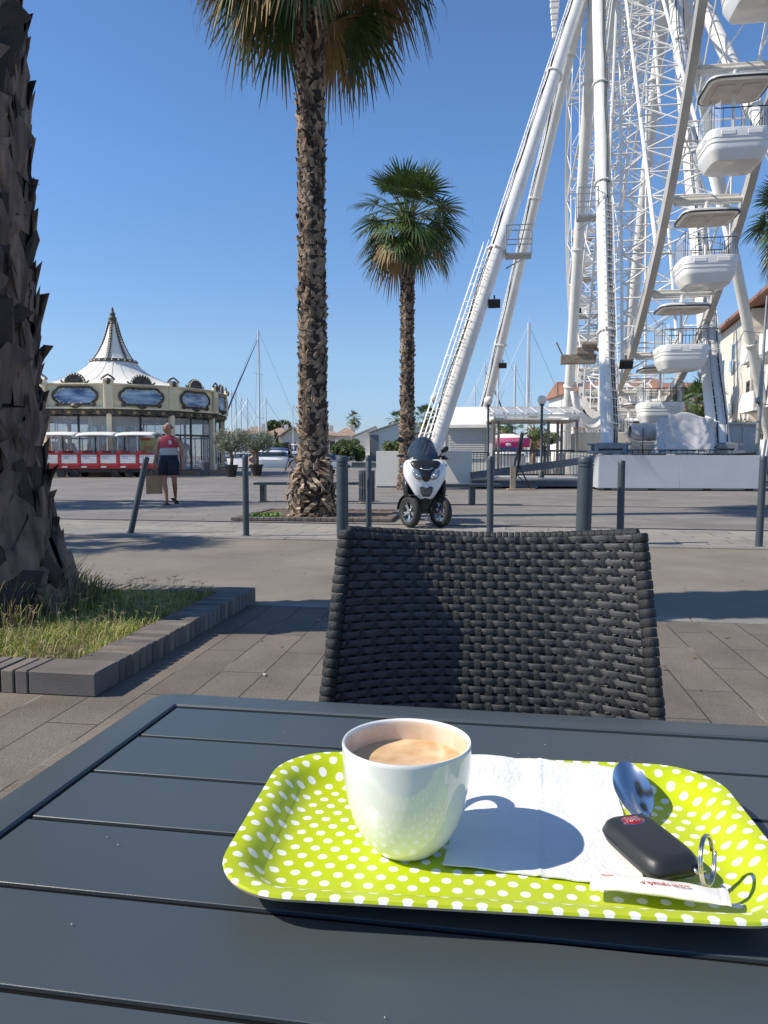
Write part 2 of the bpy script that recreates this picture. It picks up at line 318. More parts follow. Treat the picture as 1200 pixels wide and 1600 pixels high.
def fan(b, o, az, el, L, pet, r_, dry=0, nseg=26, droop=.5, lod=1):
    """one fan leaf: stalk then a pleated fan of pointed segments"""
    d = Vector((math.cos(az)*math.cos(el), math.sin(az)*math.cos(el), math.sin(el)))
    hub = o+d*pet-Vector((0, 0, 1))*pet*pet*.10*(1+max(0, -el))
    mid = o+d*pet*.5
    b.path([o, mid, hub], [.03, .022, .014], n=4, mi=2)
    f = (hub-mid).normalized(); f = (f-Vector((0, 0, 1))*.25*droop).normalized(); s = f.cross(Vector((0, 0, 1)))
    if s.length < .1: s = Vector((math.sin(az), -math.cos(az), 0))
    s.normalize(); s = (s+Vector((0, 0, r_.uniform(-.5, .5)))).normalized(); n = s.cross(f).normalized()
    spread = r_.uniform(1.5, 2.1); dphi = 2*spread/nseg; cup = r_.uniform(.1, .35)
    for i in range(nseg):
        ph = -spread+(i+.5)*dphi+r_.uniform(-.02, .02); dirv = f*math.cos(ph)+s*math.sin(ph)+n*cup*abs(math.sin(ph))*.6
        dirv.normalize(); side = (-f*math.sin(ph)+s*math.cos(ph)).normalized(); ln = L*(.78+.22*math.cos(ph))*r_.uniform(.86, 1.08)
        pl = (n if i % 2 else -n)*.012*L
        ts = (0, .4, .72, 1.0) if lod else (0, .5, 1)
        ws = (.004, math.tan(dphi/2)*.4*1.05, math.tan(dphi/2)*.36, .004) if lod else (.004, math.tan(dphi/2)*.5, .004)
        vs = []
        dr = droop*r_.uniform(.6, 1.3)
        for t, wv in zip(ts, ws):
            c = hub+dirv*ln*t*(1-.12*t*t*dr)-Vector((0, 0, 1))*ln*(.55*dr*max(0, t-.25)**1.6)+pl*t
            vs += [c-side*wv*ln+n*0, c+side*wv*ln]
        fs = [(2*k, 2*k+1, 2*k+3, 2*k+2) for k in range(len(ts)-1)]
        for k, f_ in enumerate(fs):
            m = 1 if (dry >= 1 or (k == len(fs)-1 and dry > 0 and r_.random() < dry*1.6)) else 0
            if k == 0: b.add(vs, [f_], mi=m)
            else: _app(b, f_, len(vs), m)
        if lod and r_.random() < (.25+dry*.3):   # hanging thread at the tip
            e = (Vector(vs[-1])+Vector(vs[-2]))/2; q = e+Vector((r_.uniform(-.05, .05), r_.uniform(-.05, .05), -ln*r_.uniform(.12, .3)))
            b.add([e, e+Vector((.006, 0, 0)), q], [(0, 1, 2)], mi=1)
def _app(b, f_, nv, m):
    o = len(b.v)-nv; b.f.append(tuple(o+i for i in f_)); b.m.append(m)
def crown(b, o, n, L, pet, seed, lo=-60, hi=85, dryfrac=.3, nseg=26, lod=1, off=.55):
    r_ = random.Random(seed)
    for i in range(n):
        u = (i+.5)/n; el = R_(hi+(lo-hi)*(u**.85))+r_.uniform(-.12, .12); az = i*2.39996+r_.uniform(-.2, .2)
        dry = 0 if u < .45 else ((u-.45)/.55)*dryfrac*2
        isd = 1 if (u > .8 and r_.random() < dryfrac) else dry*.5
        fan(b, o+Vector((math.cos(az)*.12, math.sin(az)*.12, -u*off*L)), az, el, L*r_.uniform(.85, 1.1), pet*r_.uniform(.75, 1.15), r_, isd, nseg, droop=.25+u*1.0, lod=lod)
def palm(name, label, loc, prof, cr, tk, seed, group='palm trees round the square', barks=None, lean=(0, 0)):
    t = thing(name, label, 'palm tree', loc, 0, group)
    b = MB(); trunk(b, prof, *tk, lean=lean, seed=seed); b.build('trunk', barks or [M_bark, M_barkd], t)
    if cr:
        b = MB(); crown(b, Vector((lean[0], lean[1], prof[-1][0])), seed=seed+1, **cr); b.build('crown', [M_leaf, M_leafd, mat('palm_stalk', (.16, .2, .06), .5)], t)
    return t
palm('palm_tree', 'thick near palm trunk rising from the grass bed at the left edge', (-2.62, 4.72, .05), [(0, .78), (.15, .72), (.5, .54), (1.2, .50), (2.4, .48), (4.5, .455), (7, .46), (9.5, .44)],
     dict(n=46, L=1.2, pet=1.2, nseg=22, lo=-50), (.095, 14, .20, .034), 11, barks=[M_barkf, M_barkd])
palm('palm_tree', 'tall middle palm whose crown is cut by the top of the view', (PX(490, 13.1, 0), 13.1, .02), [(0, .40), (.12, .38), (.5, .37), (.95, .29), (1.1, .245), (3, .235), (5, .215), (8.9, .235), (10.7, .25)],
     dict(n=128, L=1.22, pet=1.42, nseg=34, lo=-54, dryfrac=.35, off=.4), (.08, 13, .095, .036), 21)
palm('palm_tree', 'smaller whole palm with a round crown standing behind the scooter', (PX(636, 23.8, 0), 23.8, 0), [(0, .34), (.4, .27), (1, .23), (3, .21), (5, .19), (8.35, .22)],
     dict(n=62, L=.95, pet=.9, nseg=28, lo=-50, dryfrac=.38, off=.3), (.1, 10, .1, .045), 31)
palm('palm_tree', 'palm crown reaching in behind the ferris wheel at the right edge', (PX(1236, 31, 5), 31, 0), [(0, .34), (2, .25), (10.7, .22)], dict(n=54, L=1.05, pet=1.0, nseg=24, lo=-62, dryfrac=.4), (.16, 9, .14, .05), 41)
palm('palm_tree', 'palm out on the left that throws crown shade on the plaza', (-13.2, 15.6, 0), [(0, .34), (2, .25), (7.2, .22)], dict(n=44, L=1.05, pet=1.0, nseg=20, lo=-60, dryfrac=.3), (.2, 8, .16, .05), 51)
palm('palm_tree', 'palm out on the left that throws crown shade on the road', (-10.2, 8.2, 0), [(0, .34), (2, .25), (6.2, .22)], dict(n=20, L=.8, pet=.6, nseg=20, lo=-40, dryfrac=.3), (.2, 8, .16, .05), 61)
for i, (px, pyc, D, lab) in enumerate([(553, 652, 150, 'tiny palm silhouette above the low brown roofs, leftmost of those over the grey sheds'), (619, 654, 120, 'tiny palm above the long grey gable shed beside the small palm trunk'),
        (665, 648, 100, 'tiny shaggy palm just left of the foot of the wheel strut'), (679, 655, 125, 'tiny palm tucked behind the foot of the wheel strut'),
        (1086, 622, 50, 'young palm in front of the red and white building under the gondolas'), (1070, 634, 44, 'bushy short palm beside the tarpaulin under the gondolas'), (1102, 606, 56, 'thin palm half hidden by the right leg of the wheel'),
        (833, 668, 62, 'dark palm seen under the pergola roof'), (786, 672, 75, 'dark palm beside the round green tree under the pergola')]):
    zc = ZY(pyc, D); t = thing('palm_tree', lab, 'palm tree', (PX(px, D, zc), D, 0), 0, 'palm trees in the distance')
    b = MB(); b.lathe([(.3, 0), (.22, zc*.4), (.2, zc)], 8, jit=.08); b.build('trunk', M_bark, t)
    b = MB(); s = 1.0 if i < 4 else .85; crown(b, Vector((0, 0, zc)), n=26, L=1.0*s, pet=.9*s, seed=70+i, nseg=12, lod=0, dryfrac=.3, lo=-55); b.build('crown', [M_leaf, M_leafd, MATS['palm_stalk']], t)
# fibres and peeling sheets at the tall palm's foot
t_ = [o for o in bpy.data.objects if o.name.startswith('palm_tree') and 'tall middle' in o.get('label', '')][0]
b = MB(); r_ = random.Random(5)
for i in range(130):
    a = r_.uniform(0, 6.28); z = r_.uniform(.03, 1.02); r = .40 if z < .6 else .33; L = r_.uniform(.12, .34); ta = r_.uniform(-.8, .8); w_ = r_.uniform(.02, .06)
    p0 = Vector((math.cos(a)*r*.92, math.sin(a)*r*.92, z)); out = Vector((math.cos(a), math.sin(a), 0)); tg = Vector((-math.sin(a), math.cos(a), 0))
    e = p0+out*r_.uniform(.02, .14)+tg*ta*L-Vector((0, 0, 1))*L*r_.uniform(.0, .9); e.z = max(.02, e.z); mpt = (p0+e)/2+out*.05
    for q0, q1, w0, w1 in ((p0, mpt, w_*.6, w_), (mpt, e, w_, w_*.3)):
        b.add([q0-tg*w0, q0+tg*w0, q1+tg*w1, q1-tg*w1, q0-tg*w0-out*.012, q0+tg*w0-out*.012, q1+tg*w1-out*.012, q1-tg*w1-out*.012], [(0, 1, 2, 3), (7, 6, 5, 4), (0, 4, 5, 1), (1, 5, 6, 2), (2, 6, 7, 3), (3, 7, 4, 0)], mi=r_.choice((0, 0, 1)))
b.build('peeling_bark', [M_bark, mat('pale_dead_sheath', (.42, .33, .23), .8, var=.3, scale=8)], t_)
# ================================================================ PLANTERS
M_brick = mat('dark_paver_brick', (.155, .138, .125), .85, var=.22, scale=3.5, bump=.22, bscale=160, dirt=.25)
M_soil = mat('planter_soil', (.12, .085, .055), .95, var=.4, scale=6, bump=.8, bscale=30)
def planter(label, c0, th, LX, LY, wd, h, bw, soilz, name='tree_planter', mirror=-1):
    """c0 = near right (or left) corner; runs LX to the left and LY back"""
    t = thing(name, label, 'planter', (c0[0], c0[1], .008), th, 'brick edged tree planters'); b = MB(); r_ = random.Random(9)
    def run(x0, y0, dx, dy, n, lx, ly, big=()):
        for i in range(n):
            b.box((x0+dx*(i+.5), y0+dy*(i+.5), h/2+r_.uniform(-.003, .003)), (lx, ly, h), rz=r_.uniform(-.01, .01), bev=.005, mi=r_.choice((0, 0, 1, 2)))
    b.box((-wd*.75, wd/2, h/2), (wd*1.5, wd, h), bev=.006); b.box((-LX+wd/2, wd/2, h/2), (wd, wd, h), bev=.006)
    n = int((LX-wd*2.5)/bw); run(-wd*1.5, wd/2, -(LX-wd*2.5)/n, 0, n, (LX-wd*2.5)/n-.009, wd)
    run(-wd*1.5, LY-wd/2, -(LX-wd*2.5)/n, 0, n, (LX-wd*2.5)/n-.009, wd); b.box((-wd*.75, LY-wd/2, h/2), (wd*1.5, wd, h), bev=.006); b.box((-LX+wd/2, LY-wd/2, h/2), (wd, wd, h), bev=.006)
    n = int((LY-2*wd)/bw)
    for x in (-wd/2, -LX+wd/2): run(x, wd, 0, (LY-2*wd)/n, n, wd, (LY-2*wd)/n-.009)
    b.build('brick_edging', [M_brick, mat('paver_brick_warm', (.19, .165, .14), .85, var=.2, scale=5, bump=.22, bscale=160, dirt=.3), mat('paver_brick_dark', (.115, .105, .098), .85, var=.2, scale=5, bump=.22, bscale=160, dirt=.3)], t)
    b = MB(); b.bb(-LX+wd-.02, wd-.02, 0, -wd+.02, LY-wd+.02, soilz); b.build('soil', M_soil, t)
    return t
P1 = (-1.245, 3.25); T1 = R_(-8.6)
planter('wide brick edged bed of grass round the near palm at the left', P1, T1, 3.6, 2.2, .21, .105, .068, .078)
planter('low brick edged square bed round the foot of the tall middle palm', (.12, 12.05), R_(-7), 2.62, 2.2, .14, .05, .1, .03)
# grass in bed 1
T = Matrix.Translation((P1[0], P1[1], .08)) @ Matrix.Rotation(T1, 4, 'Z'); b = MB(); r_ = random.Random(2)
for i in range(30000):
    x = -.2-r_.random()*3.1; y = .2+r_.random()*1.82; p = T @ Vector((x, y, 0)); d = (Vector((p.x+2.62, p.y-4.72))).length
    if d < .5: continue
    tall = 1.0+(1.0 if d < .85 and r_.random() < .5 else 0)*(1.1-d)+(.8 if r_.random() < .04 else 0); pn = noise.noise(Vector((p.x*2.2, p.y*2.2, 0)))
    h = r_.uniform(.025, .075)*tall*(1+pn*.5); a = r_.uniform(0, 6.28); l = r_.uniform(.2, 1.1)*h; w_ = r_.uniform(.0015, .003)
    dv = Vector((math.cos(a), math.sin(a), 0)); sd_ = Vector((-dv.y, dv.x, 0))*w_
    m1 = p+dv*l*.35+Vector((0, 0, h*.65)); e = p+dv*l+Vector((0, 0, h*r_.uniform(.75, 1)))
    b.add([p-sd_, p+sd_, m1+sd_*.7, m1-sd_*.7, e], [(0, 1, 2, 3), (3, 2, 4)], mi=(0 if r_.random() < .62+pn*.5 else (1 if r_.random() < .6 else 2)))
# straw seed heads
for i in range(700):
    p = T @ Vector((-.2-r_.random()*3.0, .25+r_.random()*1.7, 0)); h = r_.uniform(.07, .15)
    e = p+Vector((r_.uniform(-.05, .05), r_.uniform(-.05, .05), h)); b.path([p, e], [.0012, .0008], n=3, mi=2)
    for k in range(4):
        a = k*1.57+r_.random(); b.add([e, e+Vector((0, 0, .003)), e+Vector((math.cos(a)*.035, math.sin(a)*.035, .012))], [(0, 1, 2)], mi=2)
M_gr = mat('grass_green', (.25, .31, .05), .6, var=.3, scale=3); M_gr2 = mat('grass_yellow', (.48, .43, .13), .7, var=.3, scale=3); M_straw = mat('grass_straw', (.42, .35, .18), .8, var=.2)
tr(M_gr); tr(M_gr2)
tag(b.build('grass', [M_gr, M_gr2, M_straw]), 'short green and straw coloured grass filling the near planter', 'grass', kind='stuff')
# thin shoots climbing round the near trunk base
b = MB()
for i in range(3600):
    a = r_.uniform(0, 6.28); rr = r_.uniform(.46, .86); p = Vector((-2.62+math.cos(a)*rr, 4.72+math.sin(a)*rr, .08)); h = r_.uniform(.08, .62)*(1.1-rr); out = Vector((math.cos(a), math.sin(a), 0))*r_.uniform(-.1, .35)+Vector((r_.uniform(-.2, .2), r_.uniform(-.2, .2), 0))
    pts = [p, p+out*h*.5+Vector((0, 0, h*.7)), p+out*h*1.2+Vector((0, 0, h))]; b.path(pts, [.0035, .0025, .0008], n=3, mi=r_.choice((0, 1, 1, 1, 2)))
tag(b.build('wild_shoots', [M_gr, mat('dead_shoot', (.12, .09, .05), .9), M_straw]), 'dark wiry shoots tangled round the base of the near palm', 'weeds', kind='stuff')
b = MB()
for i in range(700):
    p = Vector((-1.98+r_.gauss(0, .10), 12.75+r_.gauss(0, .10), .03)); h = r_.uniform(.02, .075); a = r_.uniform(0, 6.28); dv = Vector((math.cos(a), math.sin(a), 0)); sd_ = Vector((-dv.y, dv.x, 0))*.006
    b.add([p-sd_*.3, p+sd_*.3, p+dv*h*.5+sd_+Vector((0, 0, h)), p+dv*h-sd_*.2+Vector((0, 0, h*.9))], [(0, 1, 2, 3)])
tag(b.build('weed_clump', mat('weed_green', (.16, .26, .05), .6, var=.3, scale=9)), 'small bright green weed clump left of the tall palm base', 'weeds')
# ================================================================ TABLE, TRAY AND WHAT STANDS ON IT
TZ = .76; TT = R_(-9.6)
M_table = mat('dark_powder_coat', (.058, .074, .082), .40, 0, var=.12, scale=2.2, dirt=.14, bump=.05, bscale=900, spec=.75)
tb = thing('cafe_table', 'dark anthracite slatted metal cafe table in the foreground', 'table', (-.278, .928, 0), TT)
W_, H_ = .82, .74; bw = .042; zt = TZ
b = MB()
# frame: rounded corner border ring
def rrect(x0, y0, x1, y1, r, z, n=6):
    out = []
    for cx, cy, a0 in ((x1-r, y1-r, 0), (x0+r, y1-r, 90), (x0+r, y0+r, 180), (x1-r, y0+r, 270)):
        for i in range(n+1): a = R_(a0+90*i/n); out.append(Vector((cx+r*math.cos(a), cy+r*math.sin(a), z)))
    return out
rings = [rrect(0.002, -H_+.002, W_-.002, -.002, .026, zt-.034), rrect(0, -H_, W_, 0, .028, zt-.03), rrect(0, -H_, W_, 0, .028, zt-.004), rrect(.0025, -H_+.0025, W_-.0025, -.0025, .026, zt-.0008), rrect(.005, -H_+.005, W_-.005, -.005, .024, zt),
         rrect(bw-.002, -H_+bw-.002, W_-bw+.002, -bw+.002, .003, zt), rrect(bw, -H_+bw, W_-bw, -bw, .002, zt-.002), rrect(bw, -H_+bw, W_-bw, -bw, .002, zt-.034)]
n = len(rings[0]); vs = [v for r in rings for v in r]; b.add(vs, [(k*n+i, k*n+(i+1) % n, (k+1)*n+(i+1) % n, (k+1)*n+i) for k in range(len(rings)-1) for i in range(n)]+[(7*n+i, 7*n+(i+1) % n, (i+1) % n, i) for i in range(n)])
b.build('frame', M_table, tb, smooth=30)
ns = 7; y0 = -bw-.006; y1 = -H_+bw+.006; sw = (y0-y1)/ns
for i in range(ns):
    b = MB(); b.bb(bw+.005, y0-i*sw-.0030, zt-.0044, W_-bw-.005, y0-(i+1)*sw+.0030, zt-.0012, bev=.0004); b.build('slat', M_table, tb)
for x in (.1, W_-.13): b = MB(); b.bb(x, -H_+.03, zt-.06, x+.03, -.03, zt-.036); b.build('cross_bar', M_table, tb)
for x in (.035, W_-.035):
    for y in (-.035, -H_+.035): b = MB(); b.bb(x-.018, y-.018, .012, x+.018, y+.018, zt-.037, bev=.003); b.build('leg', M_table, tb)
b = MB(); b.bb(bw+.001, -H_+bw+.001, zt-.024, W_-bw-.001, -bw-.001, zt-.0045); b.build('gap_shade', mat('gap_shade_black', (.006, .007, .008), .9, var=0, spec=.1), tb)  # black sheet under the slats stands in for shade in the gaps
# ---- tray
def dots_mat():
    m = bpy.data.materials.new('lime_polka_dots'); m.use_nodes = True; n = m.node_tree; N = n.nodes; L = n.links; b = N['Principled BSDF']
    g = N.new('ShaderNodeTexCoord'); sp = N.new('ShaderNodeSeparateXYZ'); L.new(g.outputs['Object'], sp.inputs[0])
    def mth(op, a, c=None, v=None):
        q = N.new('ShaderNodeMath'); q.operation = op
        for k, x in enumerate((a, c)):
            if x is None: continue
            if isinstance(x, (int, float)): q.inputs[k].default_value = x
            else: L.new(x, q.inputs[k])
        return q.outputs[0]
    px, py, rad_ = .0148, .0226, .0034
    ds = []
    for ox in (0, .5):
        x = mth('SUBTRACT', mth('FRACT', mth('ADD', mth('DIVIDE', sp.outputs[0], px), 50+ox)), .5); x = mth('MULTIPLY', x, px)
        y = mth('SUBTRACT', mth('FRACT', mth('ADD', mth('DIVIDE', sp.outputs[1], py), 50+ox)), .5); y = mth('MULTIPLY', y, py)
        ds.append(mth('SQRT', mth('ADD', mth('MULTIPLY', x, x), mth('MULTIPLY', y, y))))
    dm = mth('MINIMUM', ds[0], ds[1]); mr = N.new('ShaderNodeMapRange'); mr.inputs[1].default_value = rad_-.0002; mr.inputs[2].default_value = rad_+.0002; mr.inputs[3].default_value = 1; mr.inputs[4].default_value = 0; L.new(dm, mr.inputs[0])
    mx = N.new('ShaderNodeMix'); mx.data_type = 'RGBA'; L.new(mr.outputs[0], mx.inputs[0]); mx.inputs[6].default_value = (.46, .55, .006, 1); mx.inputs[7].default_value = (.86, .86, .80, 1)
    L.new(mx.outputs[2], b.inputs['Base Color']); b.inputs['Roughness'].default_value = .3
    nz = N.new('ShaderNodeTexNoise'); nz.inputs['Scale'].default_value = 35; L.new(g.outputs['Object'], nz.inputs[0]); bp = N.new('ShaderNodeBump'); bp.inputs['Strength'].default_value = .06; bp.inputs['Distance'].default_value = .01; L.new(nz.outputs[0], bp.inputs['Height']); L.new(bp.outputs[0], b.inputs['Normal'])
    return m
M_dots = dots_mat(); M_ply = mat('tray_edge_laminate', (.45, .36, .24), .6, var=.2, scale=60)
TRL, TRW = .374, .231; TRT = R_(-5.7); TC = Vector((.0845, .551, TZ))
ty = thing('serving_tray', 'lime green tray with white polka dots lying on the dark table', 'tray', TC, TRT)
def rr2(hx, hy, r, z, n=10):
    out = []
    for sx, sy, a0 in ((1, 1, 0), (-1, 1, 90), (-1, -1, 180), (1, -1, 270)):
        for i in range(n+1): a = R_(a0+90*i/n); out.append(Vector((sx*(hx-r)+r*math.cos(a), sy*(hy-r)+r*math.sin(a), z)))
    return out
hx, hy = TRL/2, TRW/2
prof = [(0, .0205, 0), (.0008, .0222, 0), (.008, .0218, 0), (.013, .0200, 0), (.018, .0155, 0), (.024, .0095, 0), (.030, .0058, 0), (.036, .0042, 0), (.06, .0040, 0)]
b = MB(); vs = []
for ins, z, _ in prof: vs += rr2(hx-ins, hy-ins, max(.01, .052-ins*.75), z)
n = 44; k = len(prof); fs = [(a*n+i, a*n+(i+1) % n, (a+1)*n+(i+1) % n, (a+1)*n+i) for a in range(k-1) for i in range(n)]; fs.append(tuple(range((k-1)*n, k*n))); b.add(vs, fs, 0)
b.build('tray_surface', M_dots, ty, smooth=50)
b = MB(); vs = []
pr2 = [(0, .0205), (.0006, .0186), (.008, .0182), (.013, .0165), (.018, .012), (.024, .006), (.030, .0022), (.036, .0008), (.06, .0006)]
for ins, z in pr2: vs += rr2(hx-ins, hy-ins, max(.01, .052-ins*.75), z)
k = len(pr2); fs = [(a*n+i, (a+1)*n+i, (a+1)*n+(i+1) % n, a*n+(i+1) % n) for a in range(k-1) for i in range(n)]; fs.append(tuple(range(k*n-1, (k-1)*n-1, -1))); b.add(vs, fs); b.build('tray_underside', M_ply, ty, smooth=50)
FZ = TZ+.0044
# ---- napkin
nk_c = [onz(692, 1353, FZ), onz(1010, 1392, FZ), onz(961, 1211, TZ+.0165), onz(733, 1192, TZ+.0165)]
def tray_z(x, y):
    ins = min(hx-abs(x), hy-abs(y))
    for (i0, z0, _), (i1, z1, _) in zip(prof, prof[1:]):
        if ins <= i1: return z0+(z1-z0)*max(0, (ins-i0))/(i1-i0)
    return prof[-1][1]
TRP = list(prof)
prof = [(i_, z_, 0) for i_, z_, _ in TRP]
b = MB()
def nap(u, v, top=1):
    p = nk_c[0]*(1-u)*(1-v)+nk_c[1]*u*(1-v)+nk_c[2]*u*v+nk_c[3]*(1-u)*v
    e = min(u, 1-u, v, 1-v); fr = noise.noise(Vector((u*14, v*14, 2)))*.0007
    p = p.copy(); loc = Matrix.Rotation(-TRT, 3, 'Z') @ (p-Vector((TC.x, TC.y, 0)))-Matrix.Rotation(-TRT, 3, 'Z') @ Vector((0, 0, 0))
    tz = max(tray_z(loc.x, loc.y), tray_z(loc.x, loc.y+.004), tray_z(loc.x, loc.y-.004))
    z = TZ+tz+.0010+abs(noise.noise(Vector((u*3, v*3, 5))))*.0022+(.0010 if top else 0)+fr*.6
    z += .0009*math.exp(-((u-.49)/.012)**2)-.0006*math.exp(-((v-.53)/.012)**2)
    edge = noise.noise(Vector((u*9, v*9, 9)))*.0006
    return Vector((p.x+edge, p.y+edge, z))
b.grid(lambda u, v: nap(u, v, 1), 60, 60); b.grid(lambda u, v: nap(1-u, v, 0), 60, 60)
for q in range(4):
    def ed(u, v, q=q):
        U_ = [(u, 0), (1, u), (1-u, 1), (0, 1-u)][q]; return nap(U_[0], U_[1], 1) if v > .5 else nap(U_[0], U_[1], 0)
    b.grid(ed, 60, 2)
M_nap = mat('tissue_paper', (.74, .74, .73), .95, var=.03, scale=30, bump=.16, bscale=260, spec=.1)
tag(b.build('paper_napkin', M_nap, smooth=45), 'white paper napkin lying flat on the tray under the spoon and key', 'napkin')
# ---- cup
cup = thing('coffee_cup', 'white glazed cup of espresso with a brown crema ring standing on the tray', 'cup', (.0165, .5445, FZ-.0002))
M_cer = mat('white_glaze', (.80, .81, .77), .07, var=.01, coat=.6, spec=.6)
CH = .0795; CR = .0472
prof = [(0, .0015), (.019, .0012), (.0215, 0), (.0235, .0008), (.0268, .004), (.0335, .012), (.0394, .024), (.0432, .037), (.0453, .051), (.0465, .066), (.0470, .0765), (.0471, .0785), (.0464, .0797), (.0452, .0795), (.0444, .0785), (.0437, .0745), (.0431, .062), (.0430, .0585)]
b = MB(); b.lathe(prof, 72, cap=False); b.build('cup_body', M_cer, cup, smooth=60)
b = MB(); b.lathe([(.0450, .0792), (.0441, .0775), (.0435, .0745), (.0428, .062), (.0420, .0505), (.036, .042), (0, .040)][::-1], 72, cap=False)
# interior stained by crema
def crema(name, c1, c2, sc_, rough):
    m = mat(name, c1, rough, var=.1, scale=sc_, col2=c2); return m
inn = b.build('stained_inner_wall', crema('crema_stain', (.66, .46, .29), (.86, .76, .64), 22, .25), cup, smooth=60)
b = MB(); b.lathe([(.0429, .0640), (.0415, .0636), (.0408, .0635)], 72, cap=False); b.f.append(tuple(range(144, 216))); b.m.append(0)
b.build('coffee', crema('coffee_crema', (.56, .33, .15), (.78, .56, .34), 46, .3), cup, smooth=30)
b = MB(); ha = R_(75); hd = Vector((math.cos(ha), math.sin(ha), 0)); pts = []
for i in range(13):
    t = -math.pi/2+math.pi*i/12; pts.append(hd*(.0457+(.0250)*math.cos(t)*1.0)+Vector((0, 0, .047+.0185*math.sin(t))))
b.path(pts, [.0034+.0002*abs(i-6)/6 for i in range(13)], n=12, flat=1.4); b.build('handle', M_cer, cup, smooth=True)
# ---- key
kb = [onz(958, 1276, TZ+.022), onz(1053, 1357, TZ+.022)]
d_ = (kb[1]-kb[0]); kl = d_.length; ang = math.atan2(d_.y, d_.x); kc = (kb[0]+kb[1])/2; NZ = FZ+.0052
ky = thing('car_key', 'black plastic car key fob with a red oval badge and a split ring', 'key', onz(1014, 1316, TZ+.02), ang)
ky.location.z = NZ
b = MB(); KL, KW, KH = .0715, .042, .016
b.loft([(0, 0, KL/2-.006, KW/2-.006, 0), (0, 0, KL/2-.002, KW/2-.0015, .0022), (0, 0, KL/2, KW/2, .0062), (0, 0, KL/2, KW/2, .0078), (0, 0, KL/2-.0022, KW/2-.002, KH-.003), (0, 0, KL/2-.0045, KW/2-.0045, KH-.0008), (0, 0, KL/2-.009, KW/2-.009, KH)], 56, e=.42)
kbo = b.build('fob_body', mat('soft_black_plastic', (.022, .023, .026), .42, var=.05, bump=.08, bscale=1500), ky, smooth=40)
b = MB(); b.loft([(0, 0, KL/2+.0002, KW/2+.0002, .0066), (0, 0, KL/2+.0002, KW/2+.0002, .0072)], 56, e=.42); b.build('seam', M_black, ky)
for r, z, m, nm in ((.0078, .0006, M_chrome, 'badge_ring'), (.0070, .0010, mat('badge_red', (.35, .015, .02), .25, coat=.5), 'badge')):
    b = MB(); pr = [(r, -.001), (r, z-.0002), (r-.0003, z), (0, z)]; b.lathe(pr, 32, c=(-KL/2+.0150, 0, KH)); b.v = [(-KL/2+.015+(x+KL/2-.015)*.86, y*1.12, zz) for x, y, zz in b.v]; bo = b.build(nm, m, ky, smooth=40)
text('FIAT', .0066, mat('badge_silver', (.75, .7, .7), .25, .9, var=0), ky, Matrix.Translation((-KL/2+.015, 0, KH+.0012)) @ Matrix.Rotation(R_(90), 4, 'Z') @ Matrix.Diagonal((.9, 1.5, 1, 1)), 'badge_lettering', .0002)
b = MB(); b.path([(KL/2-.002, .010, .009), (KL/2+.005, .009, .0095), (KL/2+.005, .014, .0095), (KL/2-.003, .015, .009)], .0016, n=8); b.build('key_loop', M_chrome, ky, smooth=True)
b = MB(); rc = Vector((KL/2+.0085, .0135, .0185)); nrm = (Matrix.Rotation(-ang, 3, 'Z') @ Vector((.80, -.6, .12))).normalized(); q = nrm.to_track_quat('Z', 'Y'); pts = []
for i in range(48):
    t = 4*math.pi*i/47; pts.append(rc+q @ Vector((math.cos(t)*.0155, math.sin(t)*.0155, .0011*(i/47*2-1))))
b.path(pts, .0010, n=8); rg = b.build('split_ring', mat('ring_steel', (.62, .56, .47), .2, 1, var=.1, scale=90), ky, smooth=True)
# ---- spoon
spd = (onz(978, 1196, TZ+.03)-onz(1000, 1290, TZ+.012)); 
sp = thing('teaspoon', 'polished steel teaspoon with its bowl showing above the black key fob', 'spoon', onz(989, 1228, TZ+.022), 0)
b = MB(); tip = onz(976, 1191, TZ+.030)-sp.location; nek = onz(1003, 1277, TZ+.0112)-sp.location; ax = (tip-nek); LB = ax.length; ax.normalize(); sdv = ax.cross(Vector((0, 0, 1))).normalized(); up = sdv.cross(ax)
if up.z < 0: up = -up
def bowl(u, v, off=0):
    s = u; hw = .0165*(math.sin(math.pi*min(1, s*.91+.07))**.55)*(1-.18*(1-s)); x = (v*2-1)*hw
    dz = -.0075*(1-(v*2-1)**2)*math.sin(math.pi*s)**.7
    return nek+ax*LB*s+sdv*x+up*(dz+off)
b.grid(lambda u, v: bowl(u, v, .0004), 24, 18); b.grid(lambda u, v: bowl(1-u, v, -.0006), 24, 18)
for vv in (0, 1): b.grid(lambda u, v, vv=vv: bowl(u if vv == 0 else 1-u, vv, -.0006+.001*v), 24, 2)
b.build('bowl', M_chrome, sp, smooth=50)
b = MB(); hdir = (-ax); hdir.z *= .25; pts = [nek+ax*.004-up*.001, nek-ax*.004+Vector((0, 0, .0003)), nek+hdir*.03-Vector((0, 0, .0005)), nek+hdir*.075]
for i_, p in enumerate(pts): p.z = max(p.z, NZ-sp.location.z-.002)
b.path(pts, [.0022, .0019, .0019, .0024], n=8, flat=.5); b.build('handle', M_chrome, sp, smooth=True)
